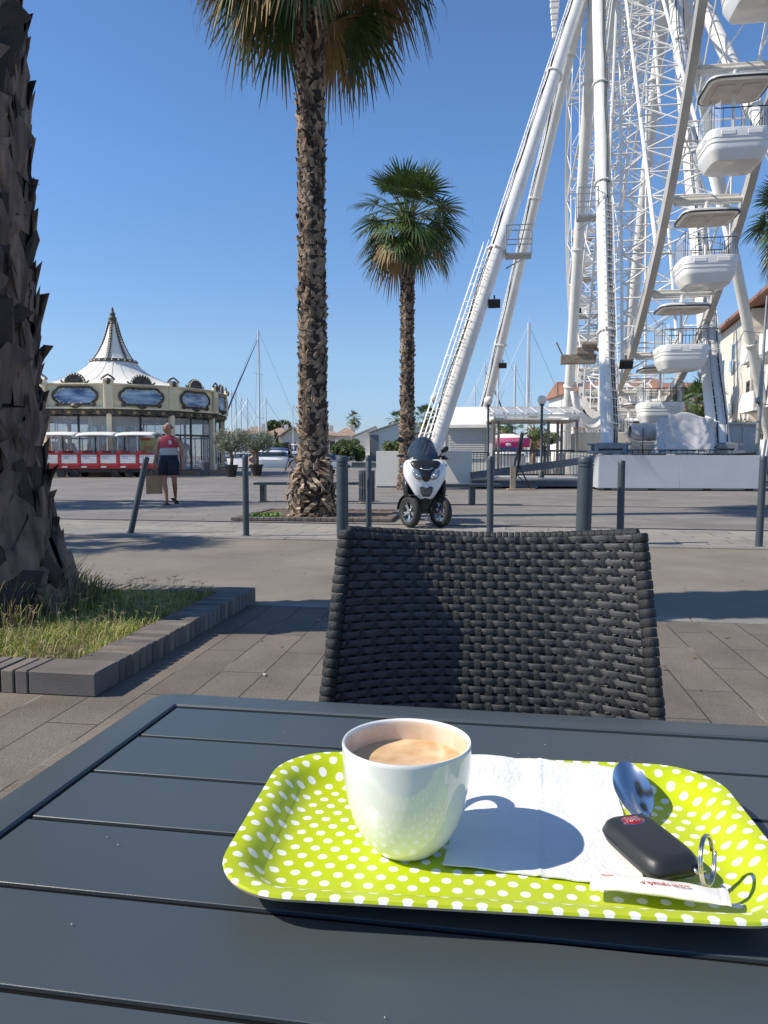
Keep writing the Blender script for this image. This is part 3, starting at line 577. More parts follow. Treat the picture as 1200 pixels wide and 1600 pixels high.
# ---- sugar stick
a0 = onz(922, 1380, TZ+.012); a1 = onz(1140, 1402, TZ+.017); d_ = a1-a0; SL = d_.length; a_ = math.atan2(d_.y, d_.x)
ss = thing('sugar_stick', 'slim white paper sugar stick with red print lying at the front of the tray', 'sugar packet', (a0+a1)/2, a_); ss.rotation_euler = (0, -math.atan2(d_.z, math.hypot(d_.x, d_.y)), a_)
ss.location.z = TZ+.0155
def stick(u, v):
    x = (u-.5)*SL; e = min(u, 1-u); fat = min(1, max(0, (e-.055)/.16))**.6; t = 2*math.pi*v; hw = .0098+.0004*math.sin(u*20)
    hw *= 1-.12*fat; th = .0006+.0026*fat+noise.noise(Vector((u*8, v*4, 1)))*.0007*fat
    zig = .0004*math.sin(u*SL*6000) if e < .05 else 0
    return Vector((x, math.cos(t)*hw+noise.noise(Vector((u*5, 0, 3)))*.0008, math.sin(t)*th+.001*math.sin(u*5)+zig))
b = MB(); b.grid(stick, 90, 21); b.build('packet', mat('sugar_paper', (.76, .74, .68), .6, var=.04, scale=30, bump=.1, bscale=300), ss, smooth=50)
text('www.vipcafe.fr', .0050, mat('red_print', (.5, .07, .04), .6, var=0), ss, Matrix.Translation((.004, -.0022, .0044)) @ Matrix.Rotation(math.pi, 4, 'Z') @ Matrix.Diagonal((1, 1, 1, 1)), 'printed_address', .0001)
text('votre cafe a emporter', .0030, MATS['red_print'], ss, Matrix.Translation((-.022, .0045, .0030)) @ Matrix.Rotation(math.pi, 4, 'Z'), 'printed_line', .0001)
b = MB(); r_ = random.Random(77)
for i in range(22):
    u_, v_ = r_.random(), r_.random(); q = tb.matrix_basis @ Vector((.06+u_*.7, -.06-v_*.62, TZ+.0002)); lp = Matrix.Rotation(-TRT, 3, 'Z') @ (q-TC)
    if abs(lp.x) < TRL/2 and abs(lp.y) < TRW/2: continue
    b.ball(q, (r_.uniform(.0003, .0009), r_.uniform(.0003, .0009), .0004), 5)
tag(b.build('crumbs', mat('crumb', (.5, .45, .36), .9)), 'few pale crumbs and grit specks on the dark table slats', 'crumbs', kind='stuff')
# ================================================================ WICKER CHAIR
ch = thing('wicker_chair', 'black woven resin chair facing us across the table', 'chair', (.164, 1.185, 0), R_(-8.5))
M_wick = mat('black_resin_strap', (.020, .021, .024), .36, var=.2, scale=25, bump=.35, bscale=60, stretch=(1, 1, 14), spec=.55)
M_wickh = mat('black_resin_strap_sunlit', (.066, .066, .068), .5, var=.3, scale=25, bump=.25, bscale=60, stretch=(.6, 1, 14), spec=.3)  # same resin lightened: sunlit look of the level straps is in the colour
M_wickv = mat('black_resin_strap_upright', (.026, .027, .028), .5, var=.25, scale=25, bump=.3, bscale=60, stretch=(14, 14, .6), spec=.3)
ZB, ZT_ = .47, .925
def back(s, t, o=0):
    """s across -1..1, t height 0..1; o offset toward the sitter (-y)"""
    hw = .274-.036*t; z = ZB+(ZT_-ZB)*t-.016*(1-s*s)*max(0, t-.5)*2*t; y = .10*t-.085*(abs(s)**2.6)+.045
    if s > 0: y += .022*s*s
    nx = .36*s*(1 if s < 0 else .75)
    nrm = Vector((-(-nx), -1, 0)); nrm = Vector((-s*.42*(1 if s < 0 else .7), -1, .2)).normalized()
    return Vector((s*hw, y, z))+nrm*o
def strap(b, fn, n, hw_fn, th=.0005, mi=None):
    """fn(k)->point, normal-ish offsets handled by fn; ribbon with thickness and rounded face"""
    P = [fn(i/(n-1)) for i in range(n)]; vs = []
    for i, (p, nr, sd_) in enumerate(P):
        w_ = hw_fn; vs += [p-sd_*w_, p-sd_*w_*.6+nr*th*.7, p+nr*th, p+sd_*w_*.6+nr*th*.7, p+sd_*w_, p-nr*th*.2]
    fs = [(i*6+j, i*6+(j+1) % 6, i*6+6+(j+1) % 6, i*6+6+j) for i in range(n-1) for j in range(6)]
    b.add(vs, fs, mi)
NV = 25; NH = 33
def sq(q, a): return math.copysign(abs(q)**.4, q)*a
b = MB(); NRM = lambda s: Vector((-s*.42*(1 if s < 0 else .7), -1, .2)).normalized()
for j in range(NH):
    t = (j+.5)/NH
    def fn(u, t=t, j=j):
        s = -.965+1.93*u; ph = (s+.965)/1.93*NV; o = sq(math.cos(math.pi*(ph-.5)+math.pi*j), .0016)
        jit = noise.noise(Vector((u*9, j*3.1, 0)))*.0012
        return back(s, t, o+.003)+Vector((0, 0, jit)), NRM(s), Vector((0, -.1, 1)).normalized()
    strap(b, fn, NV*8+1, .0057, th=.0013, mi=1)
for i in range(NV):
    s = -.965+1.93*(i+.5)/NV
    def fn(u, s=s, i=i):
        t = .002+.996*u; o = -sq(math.cos(math.pi*(t*NH-.5)+math.pi*i), .0007)
        return back(s, t, o+.003), NRM(s), Vector((1, 0, 0))
    strap(b, fn, NH*6+1, .0050, mi=2)
# backing weave layer behind
def bk(u, v): return back(-.97+1.94*u, v, -.010)
b.grid(lambda u, v: bk(1-u, v), 40, 30, mi=0); b.grid(lambda u, v: back(-.97+1.94*u, v, -.016), 40, 30, mi=0)
b.build('woven_back', [M_wick, M_wickh, M_wickv], ch, smooth=50)
# wrapped frame: sides and top rail
b = MB()
def wrap(fnp, n, r, seg=3):
    for k in range(n):
        u0 = (k+.04)/n; u1 = (k+.96)/n; p0 = fnp(u0); p1 = fnp(u1); d = (p1-p0); rr = r*(1+.05*math.sin(k*2.1))
        b.path([p0+d*0, p0+d*.12, p0+d*.88, p1], [rr*.93, rr, rr*.98, rr*.91], n=10)
wrap(lambda u: back(-1.0, u*1.0, 0)+Vector((0, 0, 0)), 31, .0135); wrap(lambda u: back(1.0, u*1.0, 0), 31, .0135)
wrap(lambda u: back(-.99+1.98*u, 1.0, -.006)+Vector((0, 0, .001)), 46, .0085)
b.build('wrapped_frame', M_wickv, ch, smooth=40)
# seat and arms hidden under the table edge
b = MB(); 
for j in range(24):
    y = .03-j*.018; b.bb(-.25, y-.0075, .43, .25, y+.0075, .437+(j % 2)*.001, bev=.002)
for j in range(24):
    x = -.24+j*.0209; b.bb(x-.006, -.41, .4275, x+.006, .045, .4335)
b.build('woven_seat', M_wick, ch)
b = MB(); b.bb(-.262, -.42, .385, .262, .06, .427, bev=.012); b.build('seat_apron', M_wick, ch)
for x in (-.235, .235):
    for y in (-.39, .04): b = MB(); b.tube((x*1.06, y*1.05, .012), (x, y, .39), .013, .017, 12); b.build('leg', M_anth, ch, smooth=40)
for s in (-1, 1):
    b = MB(); b.path([(s*.262, -.0, .47), (s*.268, -.0, .43)], .012, n=8); b.build('back_support', M_wick, ch)
# ================================================================ BOLLARDS, BENCHES, BINS
M_bol = mat('bollard_paint', (.050, .066, .080), .42, var=.12, scale=6, bump=.08, bscale=200, dirt=.2)
def bollard(label, px, D, r, h, lean=0, top_px=None, thick=False):
    X = PX(px, D, .5); t = thing('bollard', label, 'bollard', (X, D, .008), 0, 'steel bollards along the far kerb'); t.rotation_euler = (0, lean, 0)
    b = MB(); b.lathe([(r, 0), (r, h-.13), (r*.97, h-.128)] if thick else [(r, 0), (r, h-.075), (r*.97, h-.073)], 24); b.build('post', M_bol, t, smooth=30)
    b = MB(); z = h-.13 if thick else h-.075
    pr = []
    if thick: pr = [(r*.9, z+.001), (r*.9, z+.012), (r*1.04, z+.014), (r*1.04, z+.04), (r*.9, z+.043), (r*.9, z+.055), (r*1.04, z+.058), (r*1.04, z+.1), (r*.95, z+.118), (r*.6, z+.128), (0, z+.131)]
    else: pr = [(r*.9, z+.001), (r*.9, z+.008), (r*1.03, z+.01), (r*1.03, z+.055), (r*.85, z+.068), (0, z+.075)]
    b.lathe(pr, 24); b.build('cap', M_bol, t, smooth=35)
    b = MB(); b.lathe([(r*1.5, 0), (r*1.5, .008), (r*1.02, .012)], 24); b.build('base_ring', M_bol, t, smooth=30)
bollard('slim bollard leaning over to the right in front of the walking man', 203, 10.35, .04, 1.06, R_(13))
bollard('slim upright bollard left of the tall palm, in front of the potted olives', 384, 9.95, .04, 1.05)
bollard('thick grooved bollard right of the tall palm, at the left corner of the chair back', 535, 9.55, .074, 1.04, thick=True)
bollard('slim bollard between the thick one by the palm and the scooter', 576, 9.7, .038, 1.05)
bollard('slim bollard right of the scooter, in line with the globe lamp', 766, 9.3, .041, 1.04)
bollard('thick grooved bollard in front of the ramp beam, left of the white wheel base', 912, 8.95, .088, 1.035, thick=True, lean=R_(1))
bollard('slim bollard in front of the white wheel base', 970, 9.1, .043, .99)
bollard('slim bollard at the right edge of the view', 1188, 8.7, .04, 1.045, R_(1))
def bench(label, x0, x1, Y, legs, rz=0, perf=False):
    t = thing('bench', label, 'bench', ((x0+x1)/2, Y, 0), rz, 'dark steel benches'); L = x1-x0
    b = MB()
    n = 9
    for i in range(n): y = -.2+i*.05; b.bb(-L/2, y-.018, .415, L/2, y+.018, .44, bev=.003)
    if perf:
        m = int(L/.06)
        for i in range(m): x = -L/2+.03+i*L/m; b.bb(x-.014, -.22, .425, x+.014, .22, .452)
    b.bb(-L/2, -.235, .39, L/2, -.222, .442); b.bb(-L/2, .222, .39, L/2, .235, .442)
    b.build('seat', M_anth, t)
    for lx in legs:
        b = MB(); b.bb(lx-.055, -.17, 0, lx+.055, .17, .388, bev=.008); b.bb(lx-.09, -.2, 0, lx+.09, .2, .012); b.build('leg', M_anth, t)
    return t
bench('dark steel bench running behind the tall palm base', PX(398, 17.6), PX(560, 17.6), 17.6, (-1.0, .85))
bench('dark perforated steel bench behind the scooter on its right', PX(668, 16.4), PX(783, 16.4), 16.4, (-.5, .17), perf=True)
def bin_(label, px, D, h, w_, m=None):
    t = thing('litter_bin', label, 'litter bin', (PX(px, D), D, 0), 0, 'round steel litter bins'); m = m or M_anth
    b = MB(); b.lathe([(w_*.42, .03), (w_*.42, h-.04)], 20, mi=0); b.build('liner', M_black, t)
    b = MB()
    for i in range(16):
        a = 2*math.pi*i/16; p = Vector((math.cos(a)*w_*.5, math.sin(a)*w_*.5, 0)); b.box((p.x, p.y, h/2+.02), (.012, w_*.11, h-.06), rz=a)
    for z in (.05, h*.5, h-.03): b.lathe([(w_*.51, z-.02), (w_*.525, z-.02), (w_*.525, z+.02), (w_*.51, z+.02), (w_*.46, z+.02)], 20)
    b.build('slatted_drum', m, t)
    b = MB(); b.lathe([(w_*.54, h-.01), (w_*.54, h+.02), (w_*.3, h+.03), (w_*.3, h)], 20); b.build('rim', m, t)
bin_('dark slatted litter bin behind the slim bollard left of the scooter', 573, 17.0, .70, .34)
bin_('grey litter bin beside the right corner of the carousel', 320, 38.5, .74, .5, mat('bin_grey', (.16, .17, .18), .5))
# ================================================================ THREE WHEELED SCOOTER
scx = thing('scooter', 'white three wheeled scooter with a dark windscreen parked facing us', 'scooter', (PX(657, 11.75), 11.75, .008), R_(4))
M_sw = mat('scooter_white', (.80, .81, .82), .16, var=.01, coat=.7); M_sb = mat('scooter_black', (.016, .017, .019), .38, var=.1, scale=12); M_lens = mat('headlight_lens', (.30, .33, .37), .05, .5, var=.2, scale=30)
M_screen = mat('smoked_screen', (.03, .045, .07), .04, var=0, alpha=.86, coat=.5)
def wheel(x, y, st, r=.235, wd=.125, fender=True, nm='front_wheel', lean=0):
    ex = bpy.data.objects.new(nm, None); COL.objects.link(ex); ex.parent = scx; ex.location = (x, y, r); ex.rotation_euler = (0, lean, st); ex.empty_display_size = .05
    b = MB(); pr = []
    for i in range(17):
        a = -math.pi*.80+math.pi*1.6*i/16; pr.append((r-.052+.052*math.cos(a), wd/2*math.sin(a)))
    b.lathe(pr, 40, cap=False); q = Matrix.Rotation(math.pi/2, 3, 'Y'); b.v = [tuple(q @ Vector(v)) for v in b.v]; b.build('tyre', M_rubber, ex, smooth=50)
    b = MB(); rr = r-.075
    b.lathe([(rr-.012, -.045), (rr+.012, -.048), (rr+.014, -.04), (rr, -.03), (rr, .03), (rr+.014, .04), (rr+.012, .048), (rr-.012, .045), (rr-.012, -.045)], 32)
    b.lathe([(0, -.035), (.03, -.035), (.034, .03), (0, .035)], 14)
    for k in range(5):
        a = 2*math.pi*k/5
        for s in (-.16, .16): b.bar((math.cos(a)*.028, math.sin(a)*.028, -.0), (math.cos(a+s)*rr*.98, math.sin(a+s)*rr*.98, .018), .018, .02); b.bar((math.cos(a)*.028, math.sin(a)*.028, 0), (math.cos(a+s)*rr*.98, math.sin(a+s)*rr*.98, -.018), .018, .02)
    b.v = [tuple(q @ Vector(v)) for v in b.v]; b.build('rim', mat('wheel_silver', (.55, .56, .58), .28, .8, var=.05), ex, smooth=40)
    b = MB(); b.lathe([(.055, .032), (.10, .032), (.10, .037), (.055, .037), (.055, .032)], 24); b.v = [tuple(q @ Vector(v)) for v in b.v]; b.build('brake_disc', M_sb, ex)
    if fender:
        b = MB()
        def fe(u, v): a = R_(5+105*u); rr_ = r+.02; return Vector(((v-.5)*.12, -math.cos(a)*rr_ if 0 else math.cos(a)*rr_, math.sin(a)*rr_-.006*(v*2-1)**2))
        b.grid(fe, 16, 5); b.build('mudguard', M_sb, ex, smooth=True, solid=.006)
for s in (-1, 1): wheel(s*.222, -.62, R_(30), .232, .115)
wheel(0, .82, 0, .25, .15, False, 'rear_wheel')
# front fairing: closed shell, wide shoulders narrowing to a beak
b = MB()
def fair(secs, n=28, e=.62, mi=0): b.loft(secs, n, mi, e)
fair([(0, -.60, .06, .03, .375), (0, -.605, .11, .06, .41), (0, -.60, .16, .10, .48), (0, -.575, .215, .14, .57), (0, -.545, .275, .17, .66), (0, -.52, .315, .19, .76), (0, -.50, .32, .19, .86), (0, -.47, .30, .16, .94), (0, -.44, .27, .11, 1.0)])
fr = b.build('front_fairing', M_sw, scx, smooth=50, sub=1)
# black central nose between headlights and screen base
b = MB(); b.loft([(0, -.715, .03, .03, .66), (0, -.705, .08, .05, .74), (0, -.665, .15, .07, .83), (0, -.61, .225, .09, .9), (0, -.56, .245, .09, .99)], 24, 0, .7); b.build('nose_panel', M_sb, scx, smooth=50, sub=1)
for s in (-1, 1):
    b = MB(); M3 = Matrix.Rotation(s*R_(28), 3, 'Y') @ Matrix.Rotation(s*R_(-24), 3, 'Z') @ Matrix.Rotation(R_(-20), 3, 'X'); b.ball((s*.128, -.705, .775), (.066, .05, .10), 18, M=M3); hl = b.build('headlight', M_lens, scx, smooth=True)
    b = MB(); b.ball((s*.122, -.755, .755), (.028, .012, .03), 12); b.build('projector', M_chrome, hl, smooth=True)
# grille
b = MB(); g = [(-.095, .585), (-.06, .60), (-.03, .575), (0, .59), (.03, .575), (.06, .60), (.095, .585), (.085, .52), (.045, .455), (-.045, .455), (-.085, .52)]
b.prism(g, -.765, -.70); 
gr = b.build('grille', M_sb, scx)
b = MB()
for i in range(9): b.tube((-.08+i*.02, -.768, .47+abs(i-4)*.008), (-.08+i*.02, -.768, .575), .0025, n=4)
b.build('mesh_bars', M_steel, gr)
b = MB(); b.ball((0, -.77, .60), (.02, .008, .022), 10); b.build('badge', M_chrome, scx, smooth=True)
b = MB(); b.path([(-.09, -.725, .865), (-.04, -.745, .845), (.04, -.745, .845), (.09, -.725, .865)], .009, n=6); b.build('chin_trim', M_chrome, scx, smooth=True)
# windscreen
b = MB()
def scr(u, v):
    a = (u-.5)*2; top = 1-(abs(a)**2.6)*.42; hw = .215*(1-.10*v+.12*math.sin(v*2.4)); z = .865+.455*v*top+.03*a*a*(1-v)
    return Vector((a*hw, -.655+.30*v+.10*a*a, z))
b.grid(scr, 21, 14); b.build('windscreen', M_screen, scx, smooth=True, solid=.004)
b = MB(); b.grid(lambda u, v: scr(u, v*.42)+Vector((0, .02, .0)), 17, 8); b.build('inner_dash', M_sb, scx, smooth=True, solid=.03)
# mirrors, bars, levers
for s, z in ((-1, 1.275), (1, 1.135)):
    e = Vector((s*.33, -.30, z)); b = MB(); b.path([(s*.24, -.36, 1.0), (s*.27, -.33, (z+1.0)/2), e], .009, n=8)
    b.ball(e, (.062, .022, .042), 14, M=Matrix.Rotation(s*R_(-30), 3, 'Y')); mr_ = b.build('mirror', M_sb, scx, smooth=True)
b = MB(); b.path([(-.34, -.26, 1.03), (-.2, -.32, 1.03), (.2, -.32, 1.03), (.34, -.26, 1.03)], .016, n=8); b.ball((-.33, -.29, 1.04), (.07, .02, .02), 10); b.ball((.33, -.29, 1.0), (.06, .02, .02), 10); b.build('handlebar', M_sb, scx, smooth=True)
for s in (-1, 1):
    b = MB(); b.ball((s*.315, -.42, .90 if s > 0 else .88), (.035, .05, .022), 12); b.build('turn_signal', M_lens, scx, smooth=True)
# suspension and lower body
b = MB(); b.loft([(0, -.50, .12, .10, .2), (0, -.50, .16, .14, .3), (0, -.50, .21, .17, .45), (0, -.48, .26, .16, .62)], 20, 0, .7)
for z in (.22, .40): b.bar((-.2, -.6, z), (.2, -.6, z+.01), .05, .035)
for s in (-1, 1): b.tube((s*.13, -.60, .24), (s*.19, -.56, .56), .025, n=8); b.tube((s*.06, -.66, .2), (s*.15, -.66, .42), .018, n=8)
b.ball((0, -.56, .42), (.12, .12, .1), 12); b.build('front_suspension', M_sb, scx, smooth=40)
for s in (-1, 1):
    b = MB(); b.loft([(s*.245, -.52, .035, .12, .36), (s*.27, -.50, .04, .16, .5), (s*.285, -.48, .04, .17, .62), (s*.275, -.46, .03, .13, .72)], 16, 0, .8); b.build('side_fairing', M_sb, scx, smooth=50, sub=1)
b = MB(); b.loft([(0, -.12, .2, .3, .24), (0, -.1, .23, .33, .34)], 20); b.loft([(0, -.36, .24, .05, .34), (0, -.36, .24, .05, .95)], 20); b.build('leg_shield', M_sb, scx, smooth=40)
b = MB(); b.loft([(0, .45, .17, .42, .34), (0, .5, .21, .5, .48), (0, .55, .2, .5, .64), (0, .6, .14, .42, .74)], 24); b.build('rear_body', M_sw, scx, smooth=50)
b = MB(); b.loft([(0, .32, .15, .36, .735), (0, .32, .17, .38, .78), (0, .32, .14, .34, .83)], 24); b.loft([(0, .78, .13, .2, .78), (0, .78, .14, .2, .86), (0, .78, .1, .16, .9)], 24); b.build('seat', M_sb, scx, smooth=50)
b = MB(); b.tube((.17, .5, .28), (.2, 1.05, .34), .05, .055, 12); b.build('exhaust', M_steel, scx, smooth=40)
b = MB(); b.tube((-.06, -.05, .25), (-.16, -.05, .015), .012, n=6); b.tube((.06, -.05, .25), (.16, -.05, .015), .012, n=6); b.build('centre_stand', M_steel, scx)
# ================================================================ PEOPLE
def body(name, J, E, m, parent, sub=2):
    """J: joint -> (x,y,z,r[,r2]); E: edges. first joint is the root"""
    ks = list(J); me = bpy.data.meshes.new(name); me.from_pydata([J[k][:3] for k in ks], [(ks.index(a), ks.index(c)) for a, c in E], [])
    o = bpy.data.objects.new(name, me); COL.objects.link(o); o.parent = parent
    md = o.modifiers.new('skin', 'SKIN'); md.use_smooth_shade = True; sv_ = me.skin_vertices[0].data
    for i, k in enumerate(ks): j = J[k]; sv_[i].radius = (j[3], j[4] if len(j) > 4 else j[3]); sv_[i].use_root = (i == 0)
    s = o.modifiers.new('sub', 'SUBSURF'); s.levels = sub; s.render_levels = sub; me.materials.append(m); return o
def chain(J, E, start, name, pts):
    p = start
    for i, q in enumerate(pts): k = f'{name}{i}'; J[k] = q; E.append((p, k)); p = k
def hand(J, E, wrist, w_, d, side, curl=.5):
    """palm, four unequal fingers and a thumb hung from the wrist joint"""
    w_ = Vector(w_); d = Vector(d).normalized(); sd_ = Vector(side).normalized(); n = d.cross(sd_)
    pm = w_+d*.05; J[wrist+'palm'] = (*pm, .032, .018); E.append((wrist, wrist+'palm')); kn = w_+d*.09; J[wrist+'kn'] = (*kn, .034, .014); E.append((wrist+'palm', wrist+'kn'))
    for i, (o_, l) in enumerate(((-.028, .070), (-.009, .08), (.010, .075), (.028, .058))):
        a = kn+sd_*o_+d*.01; b_ = a+d*l*.5+n*.1*l; c_ = b_+d*l*.35*(1-curl)+n*l*.55*curl
        chain(J, E, wrist+'kn', f'{wrist}f{i}', [(*a, .009), (*b_, .008), (*c_, .006)])
    a = pm+sd_*(-.035); b_ = a+d*.035-sd_*.018; chain(J, E, wrist+'palm', wrist+'th', [(*a, .011), (*b_, .009), (*(b_+d*.025+n*.01), .007)])
def person(label, loc, rz, P, skin, hair, clothes, group=None):
    t = thing('person', label, 'person', loc, rz, group); J = {}; E = []
    J['pelvis'] = (*P['pelvis'], .15, .10)
    def add(k, p, r, par): J[k] = (*p, *r) if isinstance(r, tuple) else (*p, r); E.append((par, k))
    add('waist', P['waist'], (.135, .095), 'pelvis'); add('chest', P['chest'], (.155, .105), 'waist'); add('neckb', P['neckb'], (.075, .06), 'chest'); add('neck', P['neck'], .052, 'neckb')
    h = Vector(P['head']); f = Vector(P['face']).normalized()
    add('jaw', h-Vector((0, 0, .055))+f*.015, (.06, .065), 'neck'); add('skull', h+Vector((0, 0, .035)), (.076, .09), 'jaw'); add('crown', h+Vector((0, 0, .095)), (.045, .05), 'skull')
    add('nose', h+f*.108+Vector((0, 0, -.012)), .012, 'jaw')
    for s, k in ((-1, 'R'), (1, 'L')):
        add('sh'+k, P['sh'+k], (.062, .058), 'chest'); add('el'+k, P['el'+k], .042, 'sh'+k); add('fa'+k, (Vector(P['el'+k])*.6+Vector(P['wr'+k])*.4), .038, 'el'+k); add('wr'+k, P['wr'+k], .026, 'fa'+k)
        hand(J, E, 'wr'+k, P['wr'+k], P.get('hd'+k, (0, 0, -1)), P.get('hs'+k, (0, 1, 0)), P.get('curl', .5))
        add('hip'+k, P['hip'+k], .088, 'pelvis'); kn = Vector(P['kn'+k]); hp = Vector(P['hip'+k]); an = Vector(P['an'+k])
        add('th'+k, hp*.5+kn*.5, .076, 'hip'+k); add('kn'+k, kn, .054, 'th'+k); add('ca'+k, kn*.68+an*.32+Vector((0, .012, 0)), .056, 'kn'+k); add('an'+k, an, .034, 'ca'+k)
        ft = Vector(P['ft'+k]); add('he'+k, an+Vector((0, .02, -.045)), (.034, .026), 'an'+k); add('ft'+k, ft, (.045, .02), 'he'+k)
    body('body', J, E, skin, t)
    fc = bpy.data.objects['body'] if 0 else None
    # eyes, mouth
    sd_ = f.cross(Vector((0, 0, 1))).normalized()
    b = MB()
    for s in (-1, 1): b.ball(h+f*.088+sd_*s*.031+Vector((0, 0, .018)), (.012, .008, .008), 8)
    b.build('eyes', M_black, t, smooth=True)
    b = MB(); b.ball(h+f*.088+Vector((0, 0, -.055)), (.024, .01, .007), 8); b.build('mouth', mat('lips', (.3, .1, .08), .5), t, smooth=True)
    b = MB()
    for s in (-1, 1): b.ball(h+sd_*s*.082+Vector((0, 0, .0)), (.014, .02, .03), 8)
    b.build('ears', skin, t, smooth=True)
    hair(t, h, f, sd_, P); clothes(t, J, P)
    return t
def cloth_band(name, rings, m, t, n=24, solid=.012):
    b = MB(); vs = []
    for (cx, cy, z, rx, ry, tz) in rings:
        for i in range(n): a = 2*math.pi*i/n; wv = 1+.035*math.sin(a*5+z*20); vs.append((cx+rx*wv*math.cos(a), cy+ry*wv*math.sin(a), z+tz*math.cos(a)))
    k = len(rings); b.add(vs, [(a*n+i, a*n+(i+1) % n, (a+1)*n+(i+1) % n, (a+1)*n+i) for a in range(k-1) for i in range(n)])
    return b.build(name, m, t, smooth=True, solid=solid, sub=1)
# man walking toward us: left arm of the picture carries a paper bag
PM = dict(pelvis=(0, 0, .95), waist=(0, 0, 1.07), chest=(0, .0, 1.30), neckb=(0, .0, 1.47), neck=(-.005, -.01, 1.53), head=(-.015, -.03, 1.635), face=(-.55, -.8, .05),
    shR=(-.195, 0, 1.405), elR=(-.27, .03, 1.13), wrR=(-.31, -.06, .88), shL=(.195, 0, 1.405), elL=(.275, .05, 1.13), wrL=(.285, .01, .89),
    hipR=(-.09, 0, .90), knR=(-.075, -.10, .50), anR=(-.02, -.12, .09), ftR=(-.02, -.27, .03), hipL=(.09, 0, .90), knL=(.12, -.03, .50), anL=(.02, .28, .16), ftL=(.02, .20, .05), hsR=(0, 1, 0), hsL=(0, 1, 0), curl=.85)
def hair_short(t, h, f, s, P):
    b = MB(); M3 = Matrix((s, f, Vector((0, 0, 1)))).transposed(); b.grid(lambda u, v: h+M3 @ Vector((.082*math.cos(2*math.pi*u)*math.sin(1.35*(1-v)), .088*math.sin(2*math.pi*u)*math.sin(1.35*(1-v))-.028-.03*(1-v), .035+.088*math.cos(1.35*(1-v))-.03*(1-v)*(1-math.sin(2*math.pi*u)))), 20, 10, cu=True)
    b.v = [v for v in b.v]; b.build('hair', mat('grey_hair', (.3, .27, .25), .8, var=.3, scale=40), t, smooth=True)
def clothes_man(t, J, P):
    m = bpy.data.materials.new('striped_vest'); m.use_nodes = True; n = m.node_tree; N = n.nodes; g = N.new('ShaderNodeTexCoord'); sp_ = N.new('ShaderNodeSeparateXYZ'); rp = N.new('ShaderNodeValToRGB'); mr = N.new('ShaderNodeMapRange')
    mr.inputs[1].default_value = .9; mr.inputs[2].default_value = 1.5; rp.color_ramp.interpolation = 'CONSTANT'
    e = rp.color_ramp.elements; e[0].position = 0; e[0].color = (.012, .014, .04, 1); e[1].position = .27; e[1].color = (.42, .42, .43, 1); e3 = e.new(.52); e3.color = (.42, .05, .08, 1)
    n.links.new(g.outputs['Object'], sp_.inputs[0]); n.links.new(sp_.outputs[2], mr.inputs[0]); n.links.new(mr.outputs[0], rp.inputs[0]); n.links.new(rp.outputs[0], N['Principled BSDF'].inputs['Base Color']); N['Principled BSDF'].inputs['Roughness'].default_value = .85
    cloth_band('vest', [(0, 0, .93, .185, .13, 0), (0, 0, 1.02, .18, .128, 0), (0, 0, 1.15, .182, .13, 0), (0, 0, 1.28, .192, .135, 0), (0, 0, 1.37, .19, .13, 0), (0, 0, 1.43, .155, .11, 0), (0, 0, 1.475, .105, .08, 0)], m, t)
    b = MB(); b.bb(.055, -.150, 1.29, .115, -.138, 1.37); b.build('chest_pocket', mat('pale_pocket', (.5, .5, .55), .8), t)
    ms = mat('navy_cloth', (.012, .014, .03), .85, var=.2, scale=20)
    b = MB(); nn = 20; vs = []
    for s in (-1, 1):
        vs = []
        for z, rx, cx, cy in ((1.0, .11, .075, 0), (.9, .125, .085, 0), (.78, .12, .098, -.02), (.64, .118, .10 if s > 0 else .088, -.05)):
            for i in range(nn): a = 2*math.pi*i/nn; vs.append((s*cx+rx*math.cos(a)*(1+.04*math.sin(4*a)), cy+rx*1.12*math.sin(a), z))
        b.add(vs, [(k*nn+i, k*nn+(i+1) % nn, (k+1)*nn+(i+1) % nn, (k+1)*nn+i) for k in range(3) for i in range(nn)])
    b.build('shorts', ms, t, smooth=True, solid=.012)
    for k in 'RL':
        an = Vector(P['an'+k]); ft = Vector(P['ft'+k]); b = MB(); b.box(((an.x+ft.x)/2, (an.y+ft.y)/2, .018 if k == 'R' else .065), (.1, .28, .022), M=Matrix.Rotation(0 if k == 'R' else R_(-28), 3, 'X'), bev=.01); b.path([(an.x-.05, ft.y+.1, .03+(.02 if k == 'L' else 0)), (an.x, ft.y+.07, .075+(.02 if k == 'L' else 0)), (an.x+.05, ft.y+.1, .03+(.02 if k == 'L' else 0))], .012, n=6); b.build('sandal', M_black, t)
man = person('man in a red, grey and navy sleeveless top walking toward us', (PX(264, 16.5), 16.5, 0), R_(-5), PM, M_skin, hair_short, clothes_man)
bag = thing('paper_bag', 'brown paper carrier bag held by the walking man', 'bag', (PX(242, 16.45), 16.42, .27), R_(12))
M_pap = mat('brown_paper', (.40, .25, .13), .8, var=.1, scale=8, bump=.3, bscale=20)
b = MB(); 
for x in (-.16, .16): b.bb(x-.003, -.075, 0, x+.003, .075, .39)
for y in (-.08, .08): b.bb(-.163, y-.003, 0, .163, y+.003, .39)
b.bb(-.16, -.078, 0, .16, .078, .006); b.build('bag_body', M_pap, bag)
for y in (-.085, .085):
    b = MB(); b.path([(-.06, y, .37), (-.05, y*.6, .50), (0, y*.15, .57), (.05, y*.6, .50), (.06, y, .37)], .007, n=6); b.build('handle', M_pap, bag, smooth=True)
hw_ = man.matrix_world if 0 else Matrix.Translation(man.location) @ Matrix.Rotation(R_(-5), 4, 'Z'); hp = hw_ @ Vector((-.315, -.06, .80)); bag.location = (hp.x, hp.y, .235)
